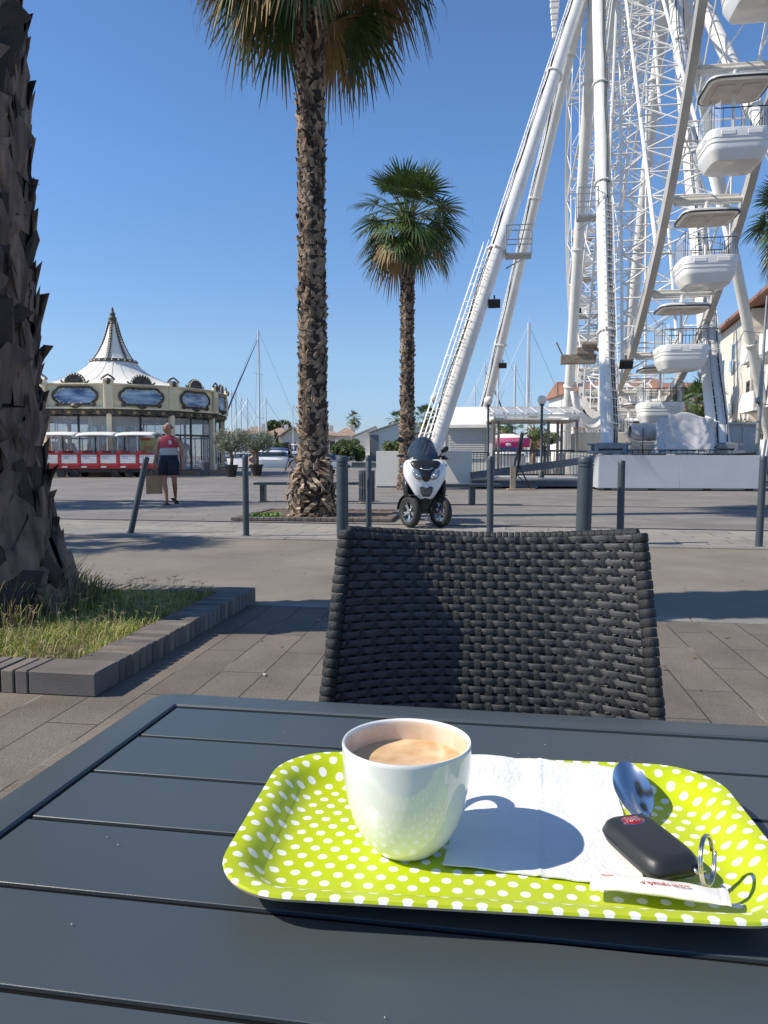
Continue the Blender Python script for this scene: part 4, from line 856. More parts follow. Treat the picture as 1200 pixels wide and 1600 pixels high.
# woman crossing by the quay
PW = dict(PM); PW.update(knR=(-.08, -.16, .52), anR=(-.07, -.30, .09), ftR=(-.07, -.45, .05), knL=(.08, .02, .50), anL=(.08, .30, .13), ftL=(.08, .2, .04), elR=(-.23, .12, 1.15), wrR=(-.22, -.05, 1.0), elL=(.25, .08, 1.15), wrL=(.2, -.08, 1.05), face=(-.2, -1, 0))
M_pale = mat('pale_skin', (.55, .35, .26), .55)
def hair_long(t, h, f, s, P):
    b = MB(); b.ball(h+Vector((0, 0, .03))-f*.02, (.095, .1, .1), 14); b.ball(h-f*.07+Vector((0, 0, -.08)), (.07, .045, .13), 12); b.build('hair', mat('brown_hair', (.12, .07, .04), .6, var=.3, scale=30), t, smooth=True)
def clothes_w(t, J, P):
    cloth_band('dark_top', [(0, 0, .93, .17, .12, 0), (0, 0, 1.1, .155, .115, 0), (0, 0, 1.3, .17, .12, 0), (0, 0, 1.42, .15, .1, 0), (0, 0, 1.48, .09, .07, 0)], MATS['navy_cloth'], t)
    b = MB()
    for s, k in ((-1, 'R'), (1, 'L')): b.path([P['hip'+k], tuple((Vector(P['hip'+k])+Vector(P['kn'+k]))/2), P['kn'+k], tuple((Vector(P['kn'+k])*.4+Vector(P['an'+k])*.6))], [.1, .095, .07, .055], n=12)
    b.build('white_trousers', mat('white_cloth', (.7, .7, .68), .85), t, smooth=True)
person('woman in dark top and white trousers walking left of the tall palm', (PX(453, 46), 46, 0), R_(-80), PW, M_pale, hair_long, clothes_w)
# seated person with a red cap by the potted olives
PS = dict(PM); PS.update(pelvis=(0, .05, .52), waist=(0, .04, .66), chest=(0, -.02, .88), neckb=(0, -.06, 1.04), neck=(0, -.08, 1.09), head=(0, -.12, 1.19), face=(0, -1, -.3),
    shR=(-.18, -.03, .97), elR=(-.24, -.12, .72), wrR=(-.12, -.32, .62), shL=(.18, -.03, .97), elL=(.24, -.12, .72), wrL=(.12, -.32, .62), hipR=(-.1, .03, .50), knR=(-.13, -.40, .50), anR=(-.13, -.42, .09), ftR=(-.13, -.56, .03), hipL=(.1, .03, .5), knL=(.13, -.40, .50), anL=(.13, -.42, .09), ftL=(.13, -.56, .03), hdR=(.5, -1, -.2), hdL=(-.5, -1, -.2), hsR=(1, .5, 0), hsL=(1, -.5, 0))
def cap_red(t, h, f, s, P):
    b = MB(); b.ball(h+Vector((0, 0, .055)), (.1, .108, .085), 16); b.box(h+f*.12+Vector((0, 0, .045)), (.14, .1, .012), bev=.005); b.build('cap', mat('red_cloth', (.5, .03, .04), .8), t, smooth=40)
def clothes_s(t, J, P):
    cloth_band('patterned_shirt', [(0, .05, .48, .18, .13, 0), (0, .03, .68, .17, .13, 0), (0, -.02, .88, .185, .13, 0), (0, -.04, .98, .16, .11, 0), (0, -.06, 1.04, .09, .07, 0)], mat('check_shirt', (.5, .2, .17), .85, var=.5, scale=14, col2=(.7, .66, .6)), t)
    b = MB()
    for k in 'RL': b.path([P['hip'+k], P['kn'+k], tuple(Vector(P['kn'+k])*.3+Vector(P['an'+k])*.7)], [.105, .08, .06], n=12)
    b.build('dark_trousers', MATS['navy_cloth'], t, smooth=True)
person('person in a red cap and checked shirt sitting on the bench by the potted olives', (PX(394, 40.5), 40.6, 0), R_(25), PS, M_pale, cap_red, clothes_s)
bench('low dark bench between the potted olives with a person in a red cap', PX(346, 41), PX(408, 41), 41, (-.7, .1, .8))
# ================================================================ FERRIS WHEEL
TH = .14530; HUB = Vector((10.811, 34.982, 23.152)); RW = 20.24; DT = .16274; A0 = .89112
wdir = Vector((math.sin(TH), math.cos(TH), 0)); wax = Vector((math.cos(TH), -math.sin(TH), 0)); UPV = Vector((0, 0, 1))
fw = thing('ferris_wheel', 'giant white ferris wheel seen nearly edge on with tubular struts and lattice spokes', 'ferris wheel', (HUB.x, HUB.y, 0), -TH)
# local frame of the wheel: x = axle, y = away along the wheel plane, z up
HZ = HUB.z; SEP = 1.02
def rim(a, r=RW, s=0): return Vector((s, -r*math.sin(a), HZ-r*math.cos(a)))
M_rim = mat('rim_paint', (.47, .445, .41), .45, var=.06, scale=1.5, dirt=.25)
NR = 76
for s in (-1, 1):
    b = MB()
    for i in range(NR):
        a0 = 2*math.pi*i/NR; a1 = 2*math.pi*(i+1)/NR; r0, r1 = RW-.16, RW+.16; x0, x1 = s*SEP-.10, s*SEP+.10
        vs = [rim(a, r, x) for a in (a0, a1) for r, x in ((r0, x0), (r1, x0), (r1, x1), (r0, x1))]
        b.add(vs, [(j, (j+1) % 4, 4+(j+1) % 4, 4+j) for j in range(4)])
    b.build('rim_ring', M_rim, fw)
NS = 38; ST = 2*math.pi/NS; AOFF = A0-DT/2-3*ST
b = MB(); rI = RW-1.25
for s in (-1, 1):
    for i in range(NS*2):
        a = AOFF+i*ST/2; a2 = a+ST/2
        b.tube(rim(a, rI, s*.86), rim(a2, rI, s*.86), .035, n=5, cap=False)
        b.tube(rim(a, RW-.16, s*SEP) if i % 2 == 0 else rim(a, rI, s*.86), rim(a2, rI, s*.86) if i % 2 == 0 else rim(a2, RW-.16, s*SEP), .028, n=4, cap=False)
for i in range(NS):
    a = AOFF+i*ST
    for r, w_ in ((RW, SEP), (rI, .86)): b.tube(rim(a, r, -w_), rim(a, r, w_), .03, n=5, cap=False)
    b.tube(rim(a, rI, -.86), rim(a+ST, rI, .86), .022, n=4, cap=False); b.tube(rim(a, rI, .86), rim(a+ST, rI, -.86), .022, n=4, cap=False)
b.build('rim_lattice', M_white, fw)
# spokes: paired tubes tied with rungs and diagonals
NSP = 19
for i in range(NSP):
    a = AOFF+i*2*ST; b = MB(); n_ = 15
    def q(k, s): r = 1.2+(RW-.2-1.2)*k/n_; w_ = .62+(SEP-.62)*k/n_; return rim(a, r, s*w_)
    for s in (-1, 1): b.tube(q(0, s), q(n_, s), .062, n=6, cap=False)
    for k in range(1, n_):
        b.tube(q(k, -1), q(k, 1), .034, n=4, cap=False); s = 1 if k % 2 else -1
        b.tube(q(k, -s), q(k+1, s), .032, n=4, cap=False)
        if k < n_: b.tube(q(k, s), q(k+1, -s), .02, n=4, cap=False)
    b.build('spoke', M_white, fw)
# tie lattice between neighbouring spokes (two circles)
for r, w_ in ((7.2, .76), (13.2, .9)):
    b = MB()
    for i in range(NSP):
        a = AOFF+i*2*ST; a2 = a+2*ST
        for s in (-1, 1): b.tube(rim(a, r, s*w_), rim(a2, r, s*w_), .03, n=4, cap=False)
        b.tube(rim(a, r, -w_), rim(a2, r, w_), .018, n=4, cap=False)
    b.build('tie_rods', M_white, fw)
b = MB(); b.tube((-1.7, 0, HZ), (1.7, 0, HZ), .42, n=20); b.tube((-.8, 0, HZ), (-.6, 0, HZ), 1.35, n=28); b.tube((.6, 0, HZ), (.8, 0, HZ), 1.35, n=28); b.build('hub', M_white, fw, smooth=40)
# struts. world positions -> local
Minv = (Matrix.Translation((HUB.x, HUB.y, 0)) @ Matrix.Rotation(-TH, 4, 'Z')).inverted()
def Lc(p): return Minv @ Vector(p)
HLc = Vector((-1.62, 0, HZ)); HRc = Vector((1.62, 0, HZ))
def strut(base, top, r0, r1, flanges=(.33, .62, .9), name='strut', mi=M_white):
    a = Lc(base); b = MB(); b.tube(a, top, r0, r1, n=22)
    for t in flanges:
        p = a.lerp(top, t); d = (top-a).normalized(); rr = r0+(r1-r0)*t
        b.tube(p-d*.03, p+d*.03, rr*1.28, n=22); 
        for k in range(12):
            qd = d.to_track_quat('Z', 'Y') @ Vector((math.cos(k*.5236)*rr*1.17, math.sin(k*.5236)*rr*1.17, 0)); b.tube(p+qd-d*.06, p+qd+d*.06, .022, n=5)
    return b.build(name, mi, fw, smooth=40), a, top
S1, a1, t1 = strut((7.02, 24.0, 1.2), HLc+Vector((.1, 0, -.2)), .255, .27, (.18, .45, .66))
S2, a2, t2 = strut((10.45, 24.0, 1.2), HRc+Vector((-.1, 0, -.2)), .33, .25, (.18, .5, .75))
strut((10.78, 46, .5), HLc+Vector((.1, 0, -.2)), .27, .27, (.2, .5, .8)); strut((13.9, 46, .5), HRc+Vector((-.1, 0, -.2)), .27, .27, (.2, .5, .8))
S3, a3, t3 = strut((1.32, 24.2, .6), HLc+Vector((-.1, -.1, -.3)), .29, .29, (.345, .7, .9)); S4, a4, t4 = strut((5.1, 45, .3), HLc+Vector((-.1, .1, -.3)), .27, .27, (.3, .6, .85))
strut((17.06, 24.2, .6), HRc+Vector((.1, -.1, -.3)), .29, .29, (.3, .62, .86)); strut((22.9, 45, .3), HRc+Vector((.1, .1, -.3)), .27, .27, (.3, .6, .85))
# service ladders with hooped cages on the struts
def ladder(a, top, t0, t1, off, side, cage=True, w_=.22, dark=True):
    d = (top-a).normalized(); b = MB(); off = Vector(off); off = (off-d*off.dot(d)).normalized(); sd_ = d.cross(off).normalized()
    p0 = a.lerp(top, t0)+off*side; p1 = a.lerp(top, t1)+off*side; L = (p1-p0).length
    for s in (-1, 1): b.bar(p0+sd_*s*w_, p1+sd_*s*w_, .028, .028)
    for k in range(int(L/.3)): p = p0+d*(k*.3+.1); b.tube(p-sd_*w_, p+sd_*w_, .014, n=4)
    if cage:
        for k in range(int(L/.75)):
            p = p0+d*(k*.75+.2); b.path([p+sd_*(w_+.1)*math.cos(t)+off*.30*math.sin(t) for t in [math.pi*i/8 for i in range(9)]], .015, n=4)
        for i in range(1, 8, 2):
            t = math.pi*i/8; o_ = sd_*(w_+.1)*math.cos(t)+off*.30*math.sin(t); b.bar(p0+o_, p1+o_, .022, .01)
    b.build('ladder', M_white, fw)
ladder(a3, t3, .03, .345, (-.8, -1, .3), .34, w_=.2)
ladder(a3, t3, .37, .98, (-1, -.5, .3), .33, cage=False, w_=.14)
ladder(a1, t1, .03, .42, (.35, -1, .2), .30, cage=False, w_=.2); ladder(a2, t2, .03, .40, (.1, -1, .2), .36, cage=False, w_=.2)
ladder(a4, t4, .05, .95, (-1, -.3, .3), .30, cage=False, w_=.14)
# dark cables running down the struts
b = MB()
for (a, t, o_) in ((a3, t3, Vector((-.20, -.26, .08))), (a1, t1, Vector((.12, -.27, 0))), (a1, t1, Vector((.20, -.24, 0))), (a2, t2, Vector((-.12, -.38, 0))), (a2, t2, Vector((.16, -.38, 0))), (a4, t4, Vector((-.2, -.22, .05)))):
    pts = []
    for k in range(30): u = k/29; pts.append(a.lerp(t, u*.96+.01)+o_+Vector((.03*math.sin(k*1.3), 0, 0)))
    b.path(pts, .022, n=5)
b.build('power_cable', M_black, fw)
# small service platforms, junction boxes and floodlights on the struts
def platf(a, t, u, off, sz):
    p = a.lerp(t, u)+Vector(off); b = MB(); b.box(p, (sz, .7, .07)); b.tube(p+Vector((-sz/2, -.3, -.5)), p+Vector((sz/2, -.3, -.02)), .03, n=5)
    for x in (-sz/2, 0, sz/2):
        for y in (-.34, .34): b.tube(p+Vector((x, y, 0)), p+Vector((x, y, 1.0)), .02, n=5)
    for z in (.5, 1.0):
        for y in (-.34, .34): b.tube(p+Vector((-sz/2, y, z)), p+Vector((sz/2, y, z)), .02, n=5)
        b.tube(p+Vector((sz/2, -.34, z)), p+Vector((sz/2, .34, z)), .02, n=5)
    b.build('service_platform', M_steel, fw)
platf(a3, t3, .355, (.72, 0, -.35), .9); platf(a1, t1, .40, (-.55, .2, -.2), .7)
def flood(p, d=(0, -1, -.7)):
    b = MB(); p = Vector(p); q_ = Vector(d).to_track_quat('Z', 'Y').to_matrix(); b.box(p, (.42, .3, .12), M=q_, bev=.02); b.tube(p+Vector((0, .1, .3)), p, .03, n=5); b.build('floodlight', M_black, fw)
flood(a3.lerp(t3, .255)+Vector((.5, 0, 0))); flood(a4.lerp(t4, .25)+Vector((.4, -.3, 0))); flood(a1.lerp(t1, .1)+Vector((.55, -.1, .6))); flood(Lc((10.9, 44, 9.2)))
# hanging light blade beside the hub
b = MB(); p = Lc((PX(871, 30, 17.5), 30.5, 17.0)); 
for k in range(14): b.box(p+Vector((0, 0, .22*k)), (.16+.2*min(1, k/5), .1, .2), bev=.03)
b.build('light_blade', M_white, fw)
# strut feet: hinged grey blocks
for base in ((7.02, 24.0), (10.45, 24.0)):
    b = MB(); p = Lc((base[0], base[1], 1.1)); 
    for s in (-1, 1): b.box(p+Vector((s*.42, 0, .16)), (.12, .6, .34), bev=.02); b.box(p+Vector((s*.5, 0, .3)), (.3, .3, .06))
    b.box(p+Vector((0, 0, .06)), (1.3, .7, .1)); b.box(p+Vector((0, -.1, .25)), (.8, .4, .2), bev=.03); b.tube(p+Vector((-.55, 0, .2)), p+Vector((.55, 0, .2)), .09, n=12); b.build('strut_foot', mat('grey_casting', (.22, .24, .27), .55, .2, var=.2), fw)
# drive unit box on the left strut, cable loops of white hose low down between the struts
b = MB(); p = Lc((8.0, 32, 5.0)); b.box(p, (1.4, .5, .35)); 
b.box(p+Vector((.25, -.1, .32)), (.7, .45, .3), bev=.03); b.tube(p+Vector((.1, -.3, .55)), p+Vector((.7, -.3, .55)), .13, n=12); b.tube(p+Vector((-.6, 0, .1)), p+Vector((-.9, -.1, .7)), .03, n=6); b.tube(p+Vector((.5, -.2, .5)), p+Vector((1.1, -.3, .1)), .05, n=8)
b.build('drive_unit', mat('machine_grey', (.24, .20, .16), .6, .2, var=.4, scale=12), fw)
b = MB(); hz = 30.5
for k in range(5):
    pts = []
    for i in range(17): u = i/16; x = PX(896-k*1.5+u*(58+k*2), hz); z0 = ZY(612, hz); pts.append(Lc((x, hz-k*.05, z0-(1.15+k*.07)*(1-(2*u-1)**2)**.75)))
    b.path(pts, .075, n=8)
b.build('hose_bundle', M_white, fw, smooth=True)
# ---- gondolas
M_gon = mat('gondola_shell', (.80, .79, .76), .3, var=.03, scale=2, coat=.3, dirt=.06); M_cush = mat('gondola_canopy_lining', (.52, .48, .43), .7, var=.1, scale=3)
def gondola(k):
    a = A0-k*DT; P = HUB+UPV*(-RW*math.cos(a))+wdir*(-RW*math.sin(a))
    return P
GW = .86
g0 = thing('gondola', 'x', 'gondola', (0, 0, 0), -TH, 'gondolas hanging on the ferris wheel')
b = MB(); b.tube((-1.0, 0, 0), (1.0, 0, 0), .075, n=10); b.box((0, 0, 0), (1.7, .1, .26), bev=.02)
for s in (-1, 1): b.tube((s*.98, 0, 0), (s*1.12, 0, 0), .15, n=12)
b.build('axle', mat('axle_cream', (.66, .63, .57), .5, var=.08, dirt=.2), g0, smooth=40)
b = MB(); b.loft([(0, 0, .80, .80, -.55), (0, 0, .90, .90, -.50), (0, 0, .90, .90, -.44), (0, 0, .80, .80, -.40), (0, 0, .3, .3, -.30)], 40, 0, .34); rf = b.build('roof', M_gon, g0, smooth=40)
b = MB(); b.loft([(0, 0, .70, .70, -.562), (0, 0, .78, .78, -.551)], 40, 0, .34)
for s in (-1, 1): b.box((s*.35, 0, -.57), (.5, 1.1, .02), bev=.008)
b.build('roof_lining', M_cush, rf)
b = MB(); b.loft([(0, 0, .905, .905, -.52), (0, 0, .91, .91, -.50), (0, 0, .905, .905, -.48)], 40, 0, .34); b.build('roof_trim', M_black, rf)
b = MB(); b.tube((0, 0, -.05), (0, 0, -1.5), .05, n=10); b.tube((0, 0, -.05), (0, 0, -.4), .09, n=10); b.build('centre_pole', M_gon, g0, smooth=40)
b = MB(); b.loft([(0, 0, .64, .64, -2.36), (0, 0, .69, .69, -2.345), (0, 0, .82, .82, -2.14), (0, 0, .845, .845, -2.08), (0, 0, .845, .845, -1.96), (0, 0, .865, .865, -1.955), (0, 0, .87, .87, -1.86), (0, 0, .885, .885, -1.855), (0, 0, .89, .89, -1.72), (0, 0, .885, .885, -1.66), (0, 0, .86, .86, -1.645), (0, 0, .80, .80, -1.66), (0, 0, .78, .78, -1.75), (0, 0, .76, .76, -2.05), (0, 0, .55, .55, -2.15), (0, 0, .1, .1, -2.15)], 44, 0, .34, cap=True); tub = b.build('tub', M_gon, g0, smooth=35)
b = MB()
for s in (-1, 1):
    for rz in (0, 90, 180, 270):
        R3 = Matrix.Rotation(R_(rz), 3, 'Z'); c = R3 @ Vector((s*.36, -.888, -1.762)); b = MB(); b.box(c, (.40, .02, .11), M=R3, bev=.009); b.build('tub_panel', M_gon, tub)
b = MB()
for rz in range(4):
    R3 = Matrix.Rotation(rz*math.pi/2, 3, 'Z')
    for z in (-1.18, -.98 if rz % 2 else -1.18): b.tube(R3 @ Vector((-.74, -.80, z)), R3 @ Vector((.74, -.80, z)), .014, n=5)
    for x in (-.74, -.5, -.25, 0, .25, .5, .74): b.tube(R3 @ Vector((x, -.80, -1.66)), R3 @ Vector((x, -.80, -1.16 if x not in (-.74, .74) else -.98)), .011, n=4)
b.path([R_ for R_ in [Vector((.8*math.copysign(abs(math.cos(t))**.5, math.cos(t)), .8*math.copysign(abs(math.sin(t))**.5, math.sin(t)), -1.65)) for t in [2*math.pi*i/28 for i in range(28)]]], .022, n=5, closed=True)
b.build('railing', mat('dark_rail', (.05, .055, .07), .4, .3), g0)
for s in (-1, 1):
    b = MB()
    b.grid(lambda u, v, s=s: Vector((s*.83, -.55+1.1*u, -1.64+.62*v)), 3, 3); b.grid(lambda u, v, s=s: Vector((s*(.83-.25*math.sin(u*1.57)), s*0-(.55+.28*(1-math.cos(u*1.57)))*1, -1.64+.62*v)), 6, 3)
    b.build('wind_screen', mat('thin_glass', (.8, .85, .9), .03, var=0, alpha=.16), g0, solid=.008)
for o_ in [x for x in bpy.data.objects if x.parent == g0]:
    if o_.name.startswith('axle'): continue
    for q_ in [o_]+[x for x in bpy.data.objects if x.parent == o_]:
        q_.data.transform(Matrix.Diagonal((.83, .83, 1, 1)))
names = {0: 'white gondola level with the right edge palm, the largest seen whole', -1: 'white gondola cut by the top right corner of the view, only its tub showing', 1: 'white gondola hanging just left of the right edge palm, second whole one down',
 2: 'white gondola on the lowest curve of the near rim, just left of the right strut', 3: 'white gondola with tall bars behind the tarpaulin, resting lowest in front', 4: 'white gondola low behind the left front strut, beside the tarpaulin stack', 5: 'white gondola at the very bottom of the wheel behind the hose loops'}
ordn = ['first', 'second', 'third', 'fourth', 'fifth', 'sixth', 'seventh', 'eighth']
first = True
for k in range(-2, 15):
    P = gondola(k); 
    if k == -2: lab = 'white gondola above the top right corner, mostly out of the view'
    elif k in names: lab = names[k]
    elif k < 14: lab = f'distant white gondola between the left struts, {ordn[k-6]} above the bottom one on the far side'
    else: break
    if first: g = g0; g.location = P; g['label'] = lab; first = False
    else: g = copy_tree(g0, P, -TH, lab)
# ================================================================ WHEEL BASE, RAMPS, FENCES
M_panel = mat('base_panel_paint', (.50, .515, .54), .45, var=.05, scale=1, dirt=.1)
wb = thing('wheel_base', 'long white panelled steel base under the front struts of the wheel', 'platform', (6.45, 23.15, 0), R_(-6))
Lb = 4.75
b = MB(); 
for i in range(2): b.bb(i*Lb/2+.004, -.03, .08, (i+1)*Lb/2-.004, .0, 1.06, bev=.004)
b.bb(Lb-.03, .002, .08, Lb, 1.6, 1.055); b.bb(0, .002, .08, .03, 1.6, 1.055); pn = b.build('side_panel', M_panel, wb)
b = MB(); b.bb(.0, .001, 1.0, Lb, 1.8, 1.058); b.bb(.1, .1, .02, Lb-.1, 1.6, .3); b.build('deck', M_steel, wb)
for x in (.3, 1.6, 3.2, 4.4): b = MB(); b.bb(x-.1, .05, 0, x+.1, .35, .09); b.build('foot_block', M_black, wb)
b = MB()
for i in range(20): x = .9+i*.16; b.tube((x, .3, 1.05), (x, .3, 1.22), .012, n=4)
b.tube((.9, .3, 1.22), (3.9, .3, 1.22), .018, n=6); b.tube((3.4, .5, 1.05), (4.7, .5, 1.12), .04, n=6); b.build('low_rail', M_black, wb)
# tarpaulin-covered machine
tp = thing('covered_machine', 'machine under a wrinkled pale tarpaulin on the white wheel base', 'covered machine', (PX(1068, 24.3, 1.4), 24.2, 1.06), R_(-6))
b = MB()
def tarp(u, v):
    x = (u-.5)*1.75; a = v*2*math.pi
    return None
def nzt(t): return noise.noise(Vector((math.cos(t)*2, math.sin(t)*2, 1)))
def drape(u, v):
    t = 2*math.pi*u; h = v; prof_h = .05+.95*min(1, h*1.25); r_o = 1-.16*max(0, h-.15)
    if h > .8: r_o = (1-h)/.2*.83
    top = 1.12+.12*math.cos(t+2.6)+.16*math.exp(-((math.cos(t)+.1)**2)*14)*(1 if math.sin(t) < 0 else 0)
    if h > .8: top = 1.12+.05*nzt(t)
    ex = .95; c = math.copysign(abs(math.cos(t))**.7, math.cos(t)); s = math.copysign(abs(math.sin(t))**.7, math.sin(t))
    nz = noise.noise(Vector((c*1.8, s*1.8, h*1.2+3))); nz2 = abs(noise.noise(Vector((t*2.2+h*1.5, h*1.1, 7))))
    rr = r_o*(1+.16*nz+.30*(.35-abs(nz2))*(1-abs(2*h-1)*.4)+.055*abs(math.sin(t*4.5+h*5+nz*5))+.04*abs(math.sin(t*7-h*9+nz*8)))
    return Vector((c*.84*rr, s*.55*rr, top*prof_h*(1+.07*nz)))
b.grid(drape, 110, 50, cu=True); b.build('tarpaulin', mat('pale_tarpaulin', (.55, .55, .56), .35, var=.06, scale=5, bump=1.0, bscale=4), tp, smooth=True)
b = MB(); b.path([(-.9, -.5, .12), (-.3, -.62, .16), (.5, -.62, .12), (.9, -.4, .3)], .012, n=5); b.build('tie_rope', M_black, tp)
rl = thing('rolled_cover', 'bulging pale cover bundle tied with a dark strap left of the tarpaulin', 'cover bundle', (PX(1009, 25.6, 2), 25.6, 1.06))
b = MB(); b.grid(lambda u, v: Vector(((v-.5)*1.05, math.cos(2*math.pi*u)*.3*(1+.2*noise.noise(Vector((v*6, u*4, 0))))*(math.sin(math.pi*(.08+.84*v))**.35), .78+math.sin(2*math.pi*u)*.30*(1+.25*noise.noise(Vector((v*5, u*3, 4))))*(math.sin(math.pi*(.08+.84*v))**.35))), 28, 40, cu=True); b.build('cover_roll', MATS['pale_tarpaulin'], rl, smooth=True)
b = MB(); b.bb(-.6, -.3, .40, .6, .3, .44); b.bb(-.6, -.3, 0, .6, .3, .36, bev=.02); b.build('cabinet_below', mat('cream_metal', (.6, .55, .46), .5, var=.08), rl)
b = MB()
for x in (-.2, .3): b.path([(x, -.34, .9), (x, -.36, .55), (x, -.32, .05)], .015, n=5)
b.build('strap', M_black, rl)
# cream housings stacked behind the front-left strut (operator deck)
od = thing('operator_deck', 'cream panelled operator deck behind the white base, under the lowest gondola', 'deck', (8.2, 27.5, 0), R_(-6))
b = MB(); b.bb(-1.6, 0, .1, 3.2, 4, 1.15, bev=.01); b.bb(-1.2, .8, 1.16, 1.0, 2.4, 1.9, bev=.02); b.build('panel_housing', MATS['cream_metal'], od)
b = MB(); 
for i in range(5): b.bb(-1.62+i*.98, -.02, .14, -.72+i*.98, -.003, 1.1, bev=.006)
b.build('front_panel', M_white2, od)
# low deck left of the base with dark edge beams, ramp and railings
ld = thing('loading_deck', 'low grey steel loading deck with dark edge beam between the kiosk and the white base', 'deck', (PX(738, 24.6), 24.6, 0), 0)
b = MB(); b.bb(0, 0, .06, 3.9, 3.2, .26); b.bb(1.2, -.5, .04, 2.0, 0, .10); b.build('edge_beam', mat('dark_slate_beam', (.10, .12, .15), .5, var=.15, dirt=.2), ld)
b = MB(); b.bb(-.02, -.03, .262, 3.92, 3.2, .33); b.build('deck_plate', mat('pale_deck', (.42, .42, .42), .6, var=.15), ld)
b = MB(); b.bar((-.1, -.35, .42), (4.1, -.35, .98), .12, .22); b.build('ramp_beam', MATS['dark_slate_beam'], ld)
def railing(label, x0, x1, Y, z0, z1, step=.11, m=None, rz=0, slope=0, name='railing'):
    t = thing(name, label, 'railing', (x0, Y, 0), rz, 'steel railings round the wheel'); L = x1-x0; m = m or M_anth
    n = max(2, int(L/1.6))
    for i in range(n+1): x = L*i/n; b = MB(); b.bb(x-.02, -.02, z0-.1, x+.02, .02, z1+slope*x); b.build('post', m, t)
    b = MB()
    for z in (z0, z1): b.bar((0, 0, z), (L, 0, z+slope*L), .035, .035)
    b.build('rails', m, t); b = MB(); k = int(L/step)
    for i in range(k): x = L*(i+.5)/k; b.tube((x, 0, z0+slope*x), (x, 0, z1+slope*x), .009, n=5)
    b.build('bars', m, t)
railing('dark barred railing in front of the pale kiosk', PX(695, 26.5), PX(764, 26.5), 26.5, .35, 1.16)
railing('long barred railing under the pergola', PX(770, 26), PX(930, 26), 26.0, .40, 1.2)
railing('second barred railing deeper under the pergola', PX(770, 29), PX(935, 29), 29.0, .35, 1.25, step=.13)
railing('pale barred railing up behind the hose loops by the left strut', PX(872, 31.5), PX(945, 31.5), 31.5, .9, 2.0, m=M_white2, slope=.18)
railing('barred railing at the right edge behind the last bollard', PX(1180, 24), PX(1290, 24), 24.0, .2, 1.0)
# white box at left (ballast hoarding)
wh = thing('white_hoarding', 'plain white panelled box behind the scooter and the small palm trunk', 'hoarding', (PX(588, 25.2), 25.2, 0), R_(-7)); Lh = PX(736, 25.2)-PX(588, 25.2)
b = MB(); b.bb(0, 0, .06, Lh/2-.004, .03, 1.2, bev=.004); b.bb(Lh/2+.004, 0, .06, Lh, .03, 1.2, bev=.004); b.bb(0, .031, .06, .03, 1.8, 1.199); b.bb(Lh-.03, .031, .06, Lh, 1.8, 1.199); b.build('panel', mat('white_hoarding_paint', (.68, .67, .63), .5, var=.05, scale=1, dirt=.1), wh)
b = MB(); b.bb(.02, .032, 1.10, Lh-.02, 1.8, 1.15); b.bb(0, .05, 0, Lh, 1.7, .058); b.build('frame', M_steel, wh)
# kiosk
ks = thing('kiosk', 'small pale kiosk with a sloped roof and closed shutter behind the white hoarding', 'kiosk', (PX(690, 30), 30, 0), R_(-11)); wk = PX(769, 30)-PX(690, 30)
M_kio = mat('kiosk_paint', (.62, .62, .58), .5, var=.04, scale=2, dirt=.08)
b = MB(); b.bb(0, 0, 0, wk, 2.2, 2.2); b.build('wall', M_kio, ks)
b = MB(); b.add([(-.06, -.25, 2.2), (wk+.06, -.25, 2.2), (wk+.06, 2.4, 2.2), (-.06, 2.4, 2.2), (.12, .9, 2.98), (wk-.02, .9, 2.98), (wk-.02, 1.4, 2.98), (.12, 1.4, 2.98)], [(0, 1, 5, 4), (1, 2, 6, 5), (2, 3, 7, 6), (3, 0, 4, 7), (4, 5, 6, 7), (3, 2, 1, 0)]); b.bb(-.08, -.27, 2.12, wk+.08, -.2, 2.24); b.build('roof', M_white, ks)
b = MB(); b.bb(.28, -.04, .9, wk-.28, -.005, 2.0)
sh = b.build('shutter', mat('shutter_grey', (.50, .50, .48), .5, var=.04), ks); b = MB()
for i in range(12): b.bb(.30, -.052, .93+i*.088, wk-.3, -.042, .985+i*.088, bev=.003)
b.build('shutter_slats', MATS['shutter_grey'], sh)
for x in (.08, wk-.08): b = MB(); b.bb(x-.07, -.06, 0, x+.07, -.002, 2.12); b.build('corner_post', M_white, ks)
# pergola / ticket canopy
pg = thing('pergola', 'flat roofed steel and glass canopy on slim posts beside the kiosk', 'canopy', (PX(771, 28), 28, 0)); Lp = PX(906, 28)-PX(771, 28)
b = MB(); b.bb(-.15, 0, 2.46, Lp+.1, .06, 2.56); b.bb(-.15, 2.6, 2.46, Lp+.1, 2.66, 2.56); b.bb(0, .061, 2.38, .1, 2.6, 2.5); b.bb(Lp-.1, .061, 2.38, Lp, 2.6, 2.5)
for i in range(7): x = (Lp)*i/6; b.bar((x, 0, 2.58), (x, 1.3, 2.86), .05, .06)
b.bb(-.15, 1.28, 2.83, Lp+.1, 1.34, 2.90); b.build('roof_frame', M_white, pg)
b = MB(); b.add([(-.15, 0, 2.61), (Lp+.1, 0, 2.61), (Lp+.1, 1.3, 2.885), (-.15, 1.3, 2.885), (-.15, 0, 2.60), (Lp+.1, 0, 2.60), (Lp+.1, 1.3, 2.875), (-.15, 1.3, 2.875)], [(0, 1, 2, 3), (7, 6, 5, 4), (0, 4, 5, 1), (2, 6, 7, 3)]); b.build('roof_glass', mat('canopy_sheet', (.5, .5, .5), .25, alpha=.6, var=.1, scale=2), pg)
b = MB(); b.bb(-.1, .1, 2.30, Lp, 2.5, 2.36); b.build('soffit', mat('soffit_brown', (.42, .36, .3), .6, var=.2), pg)
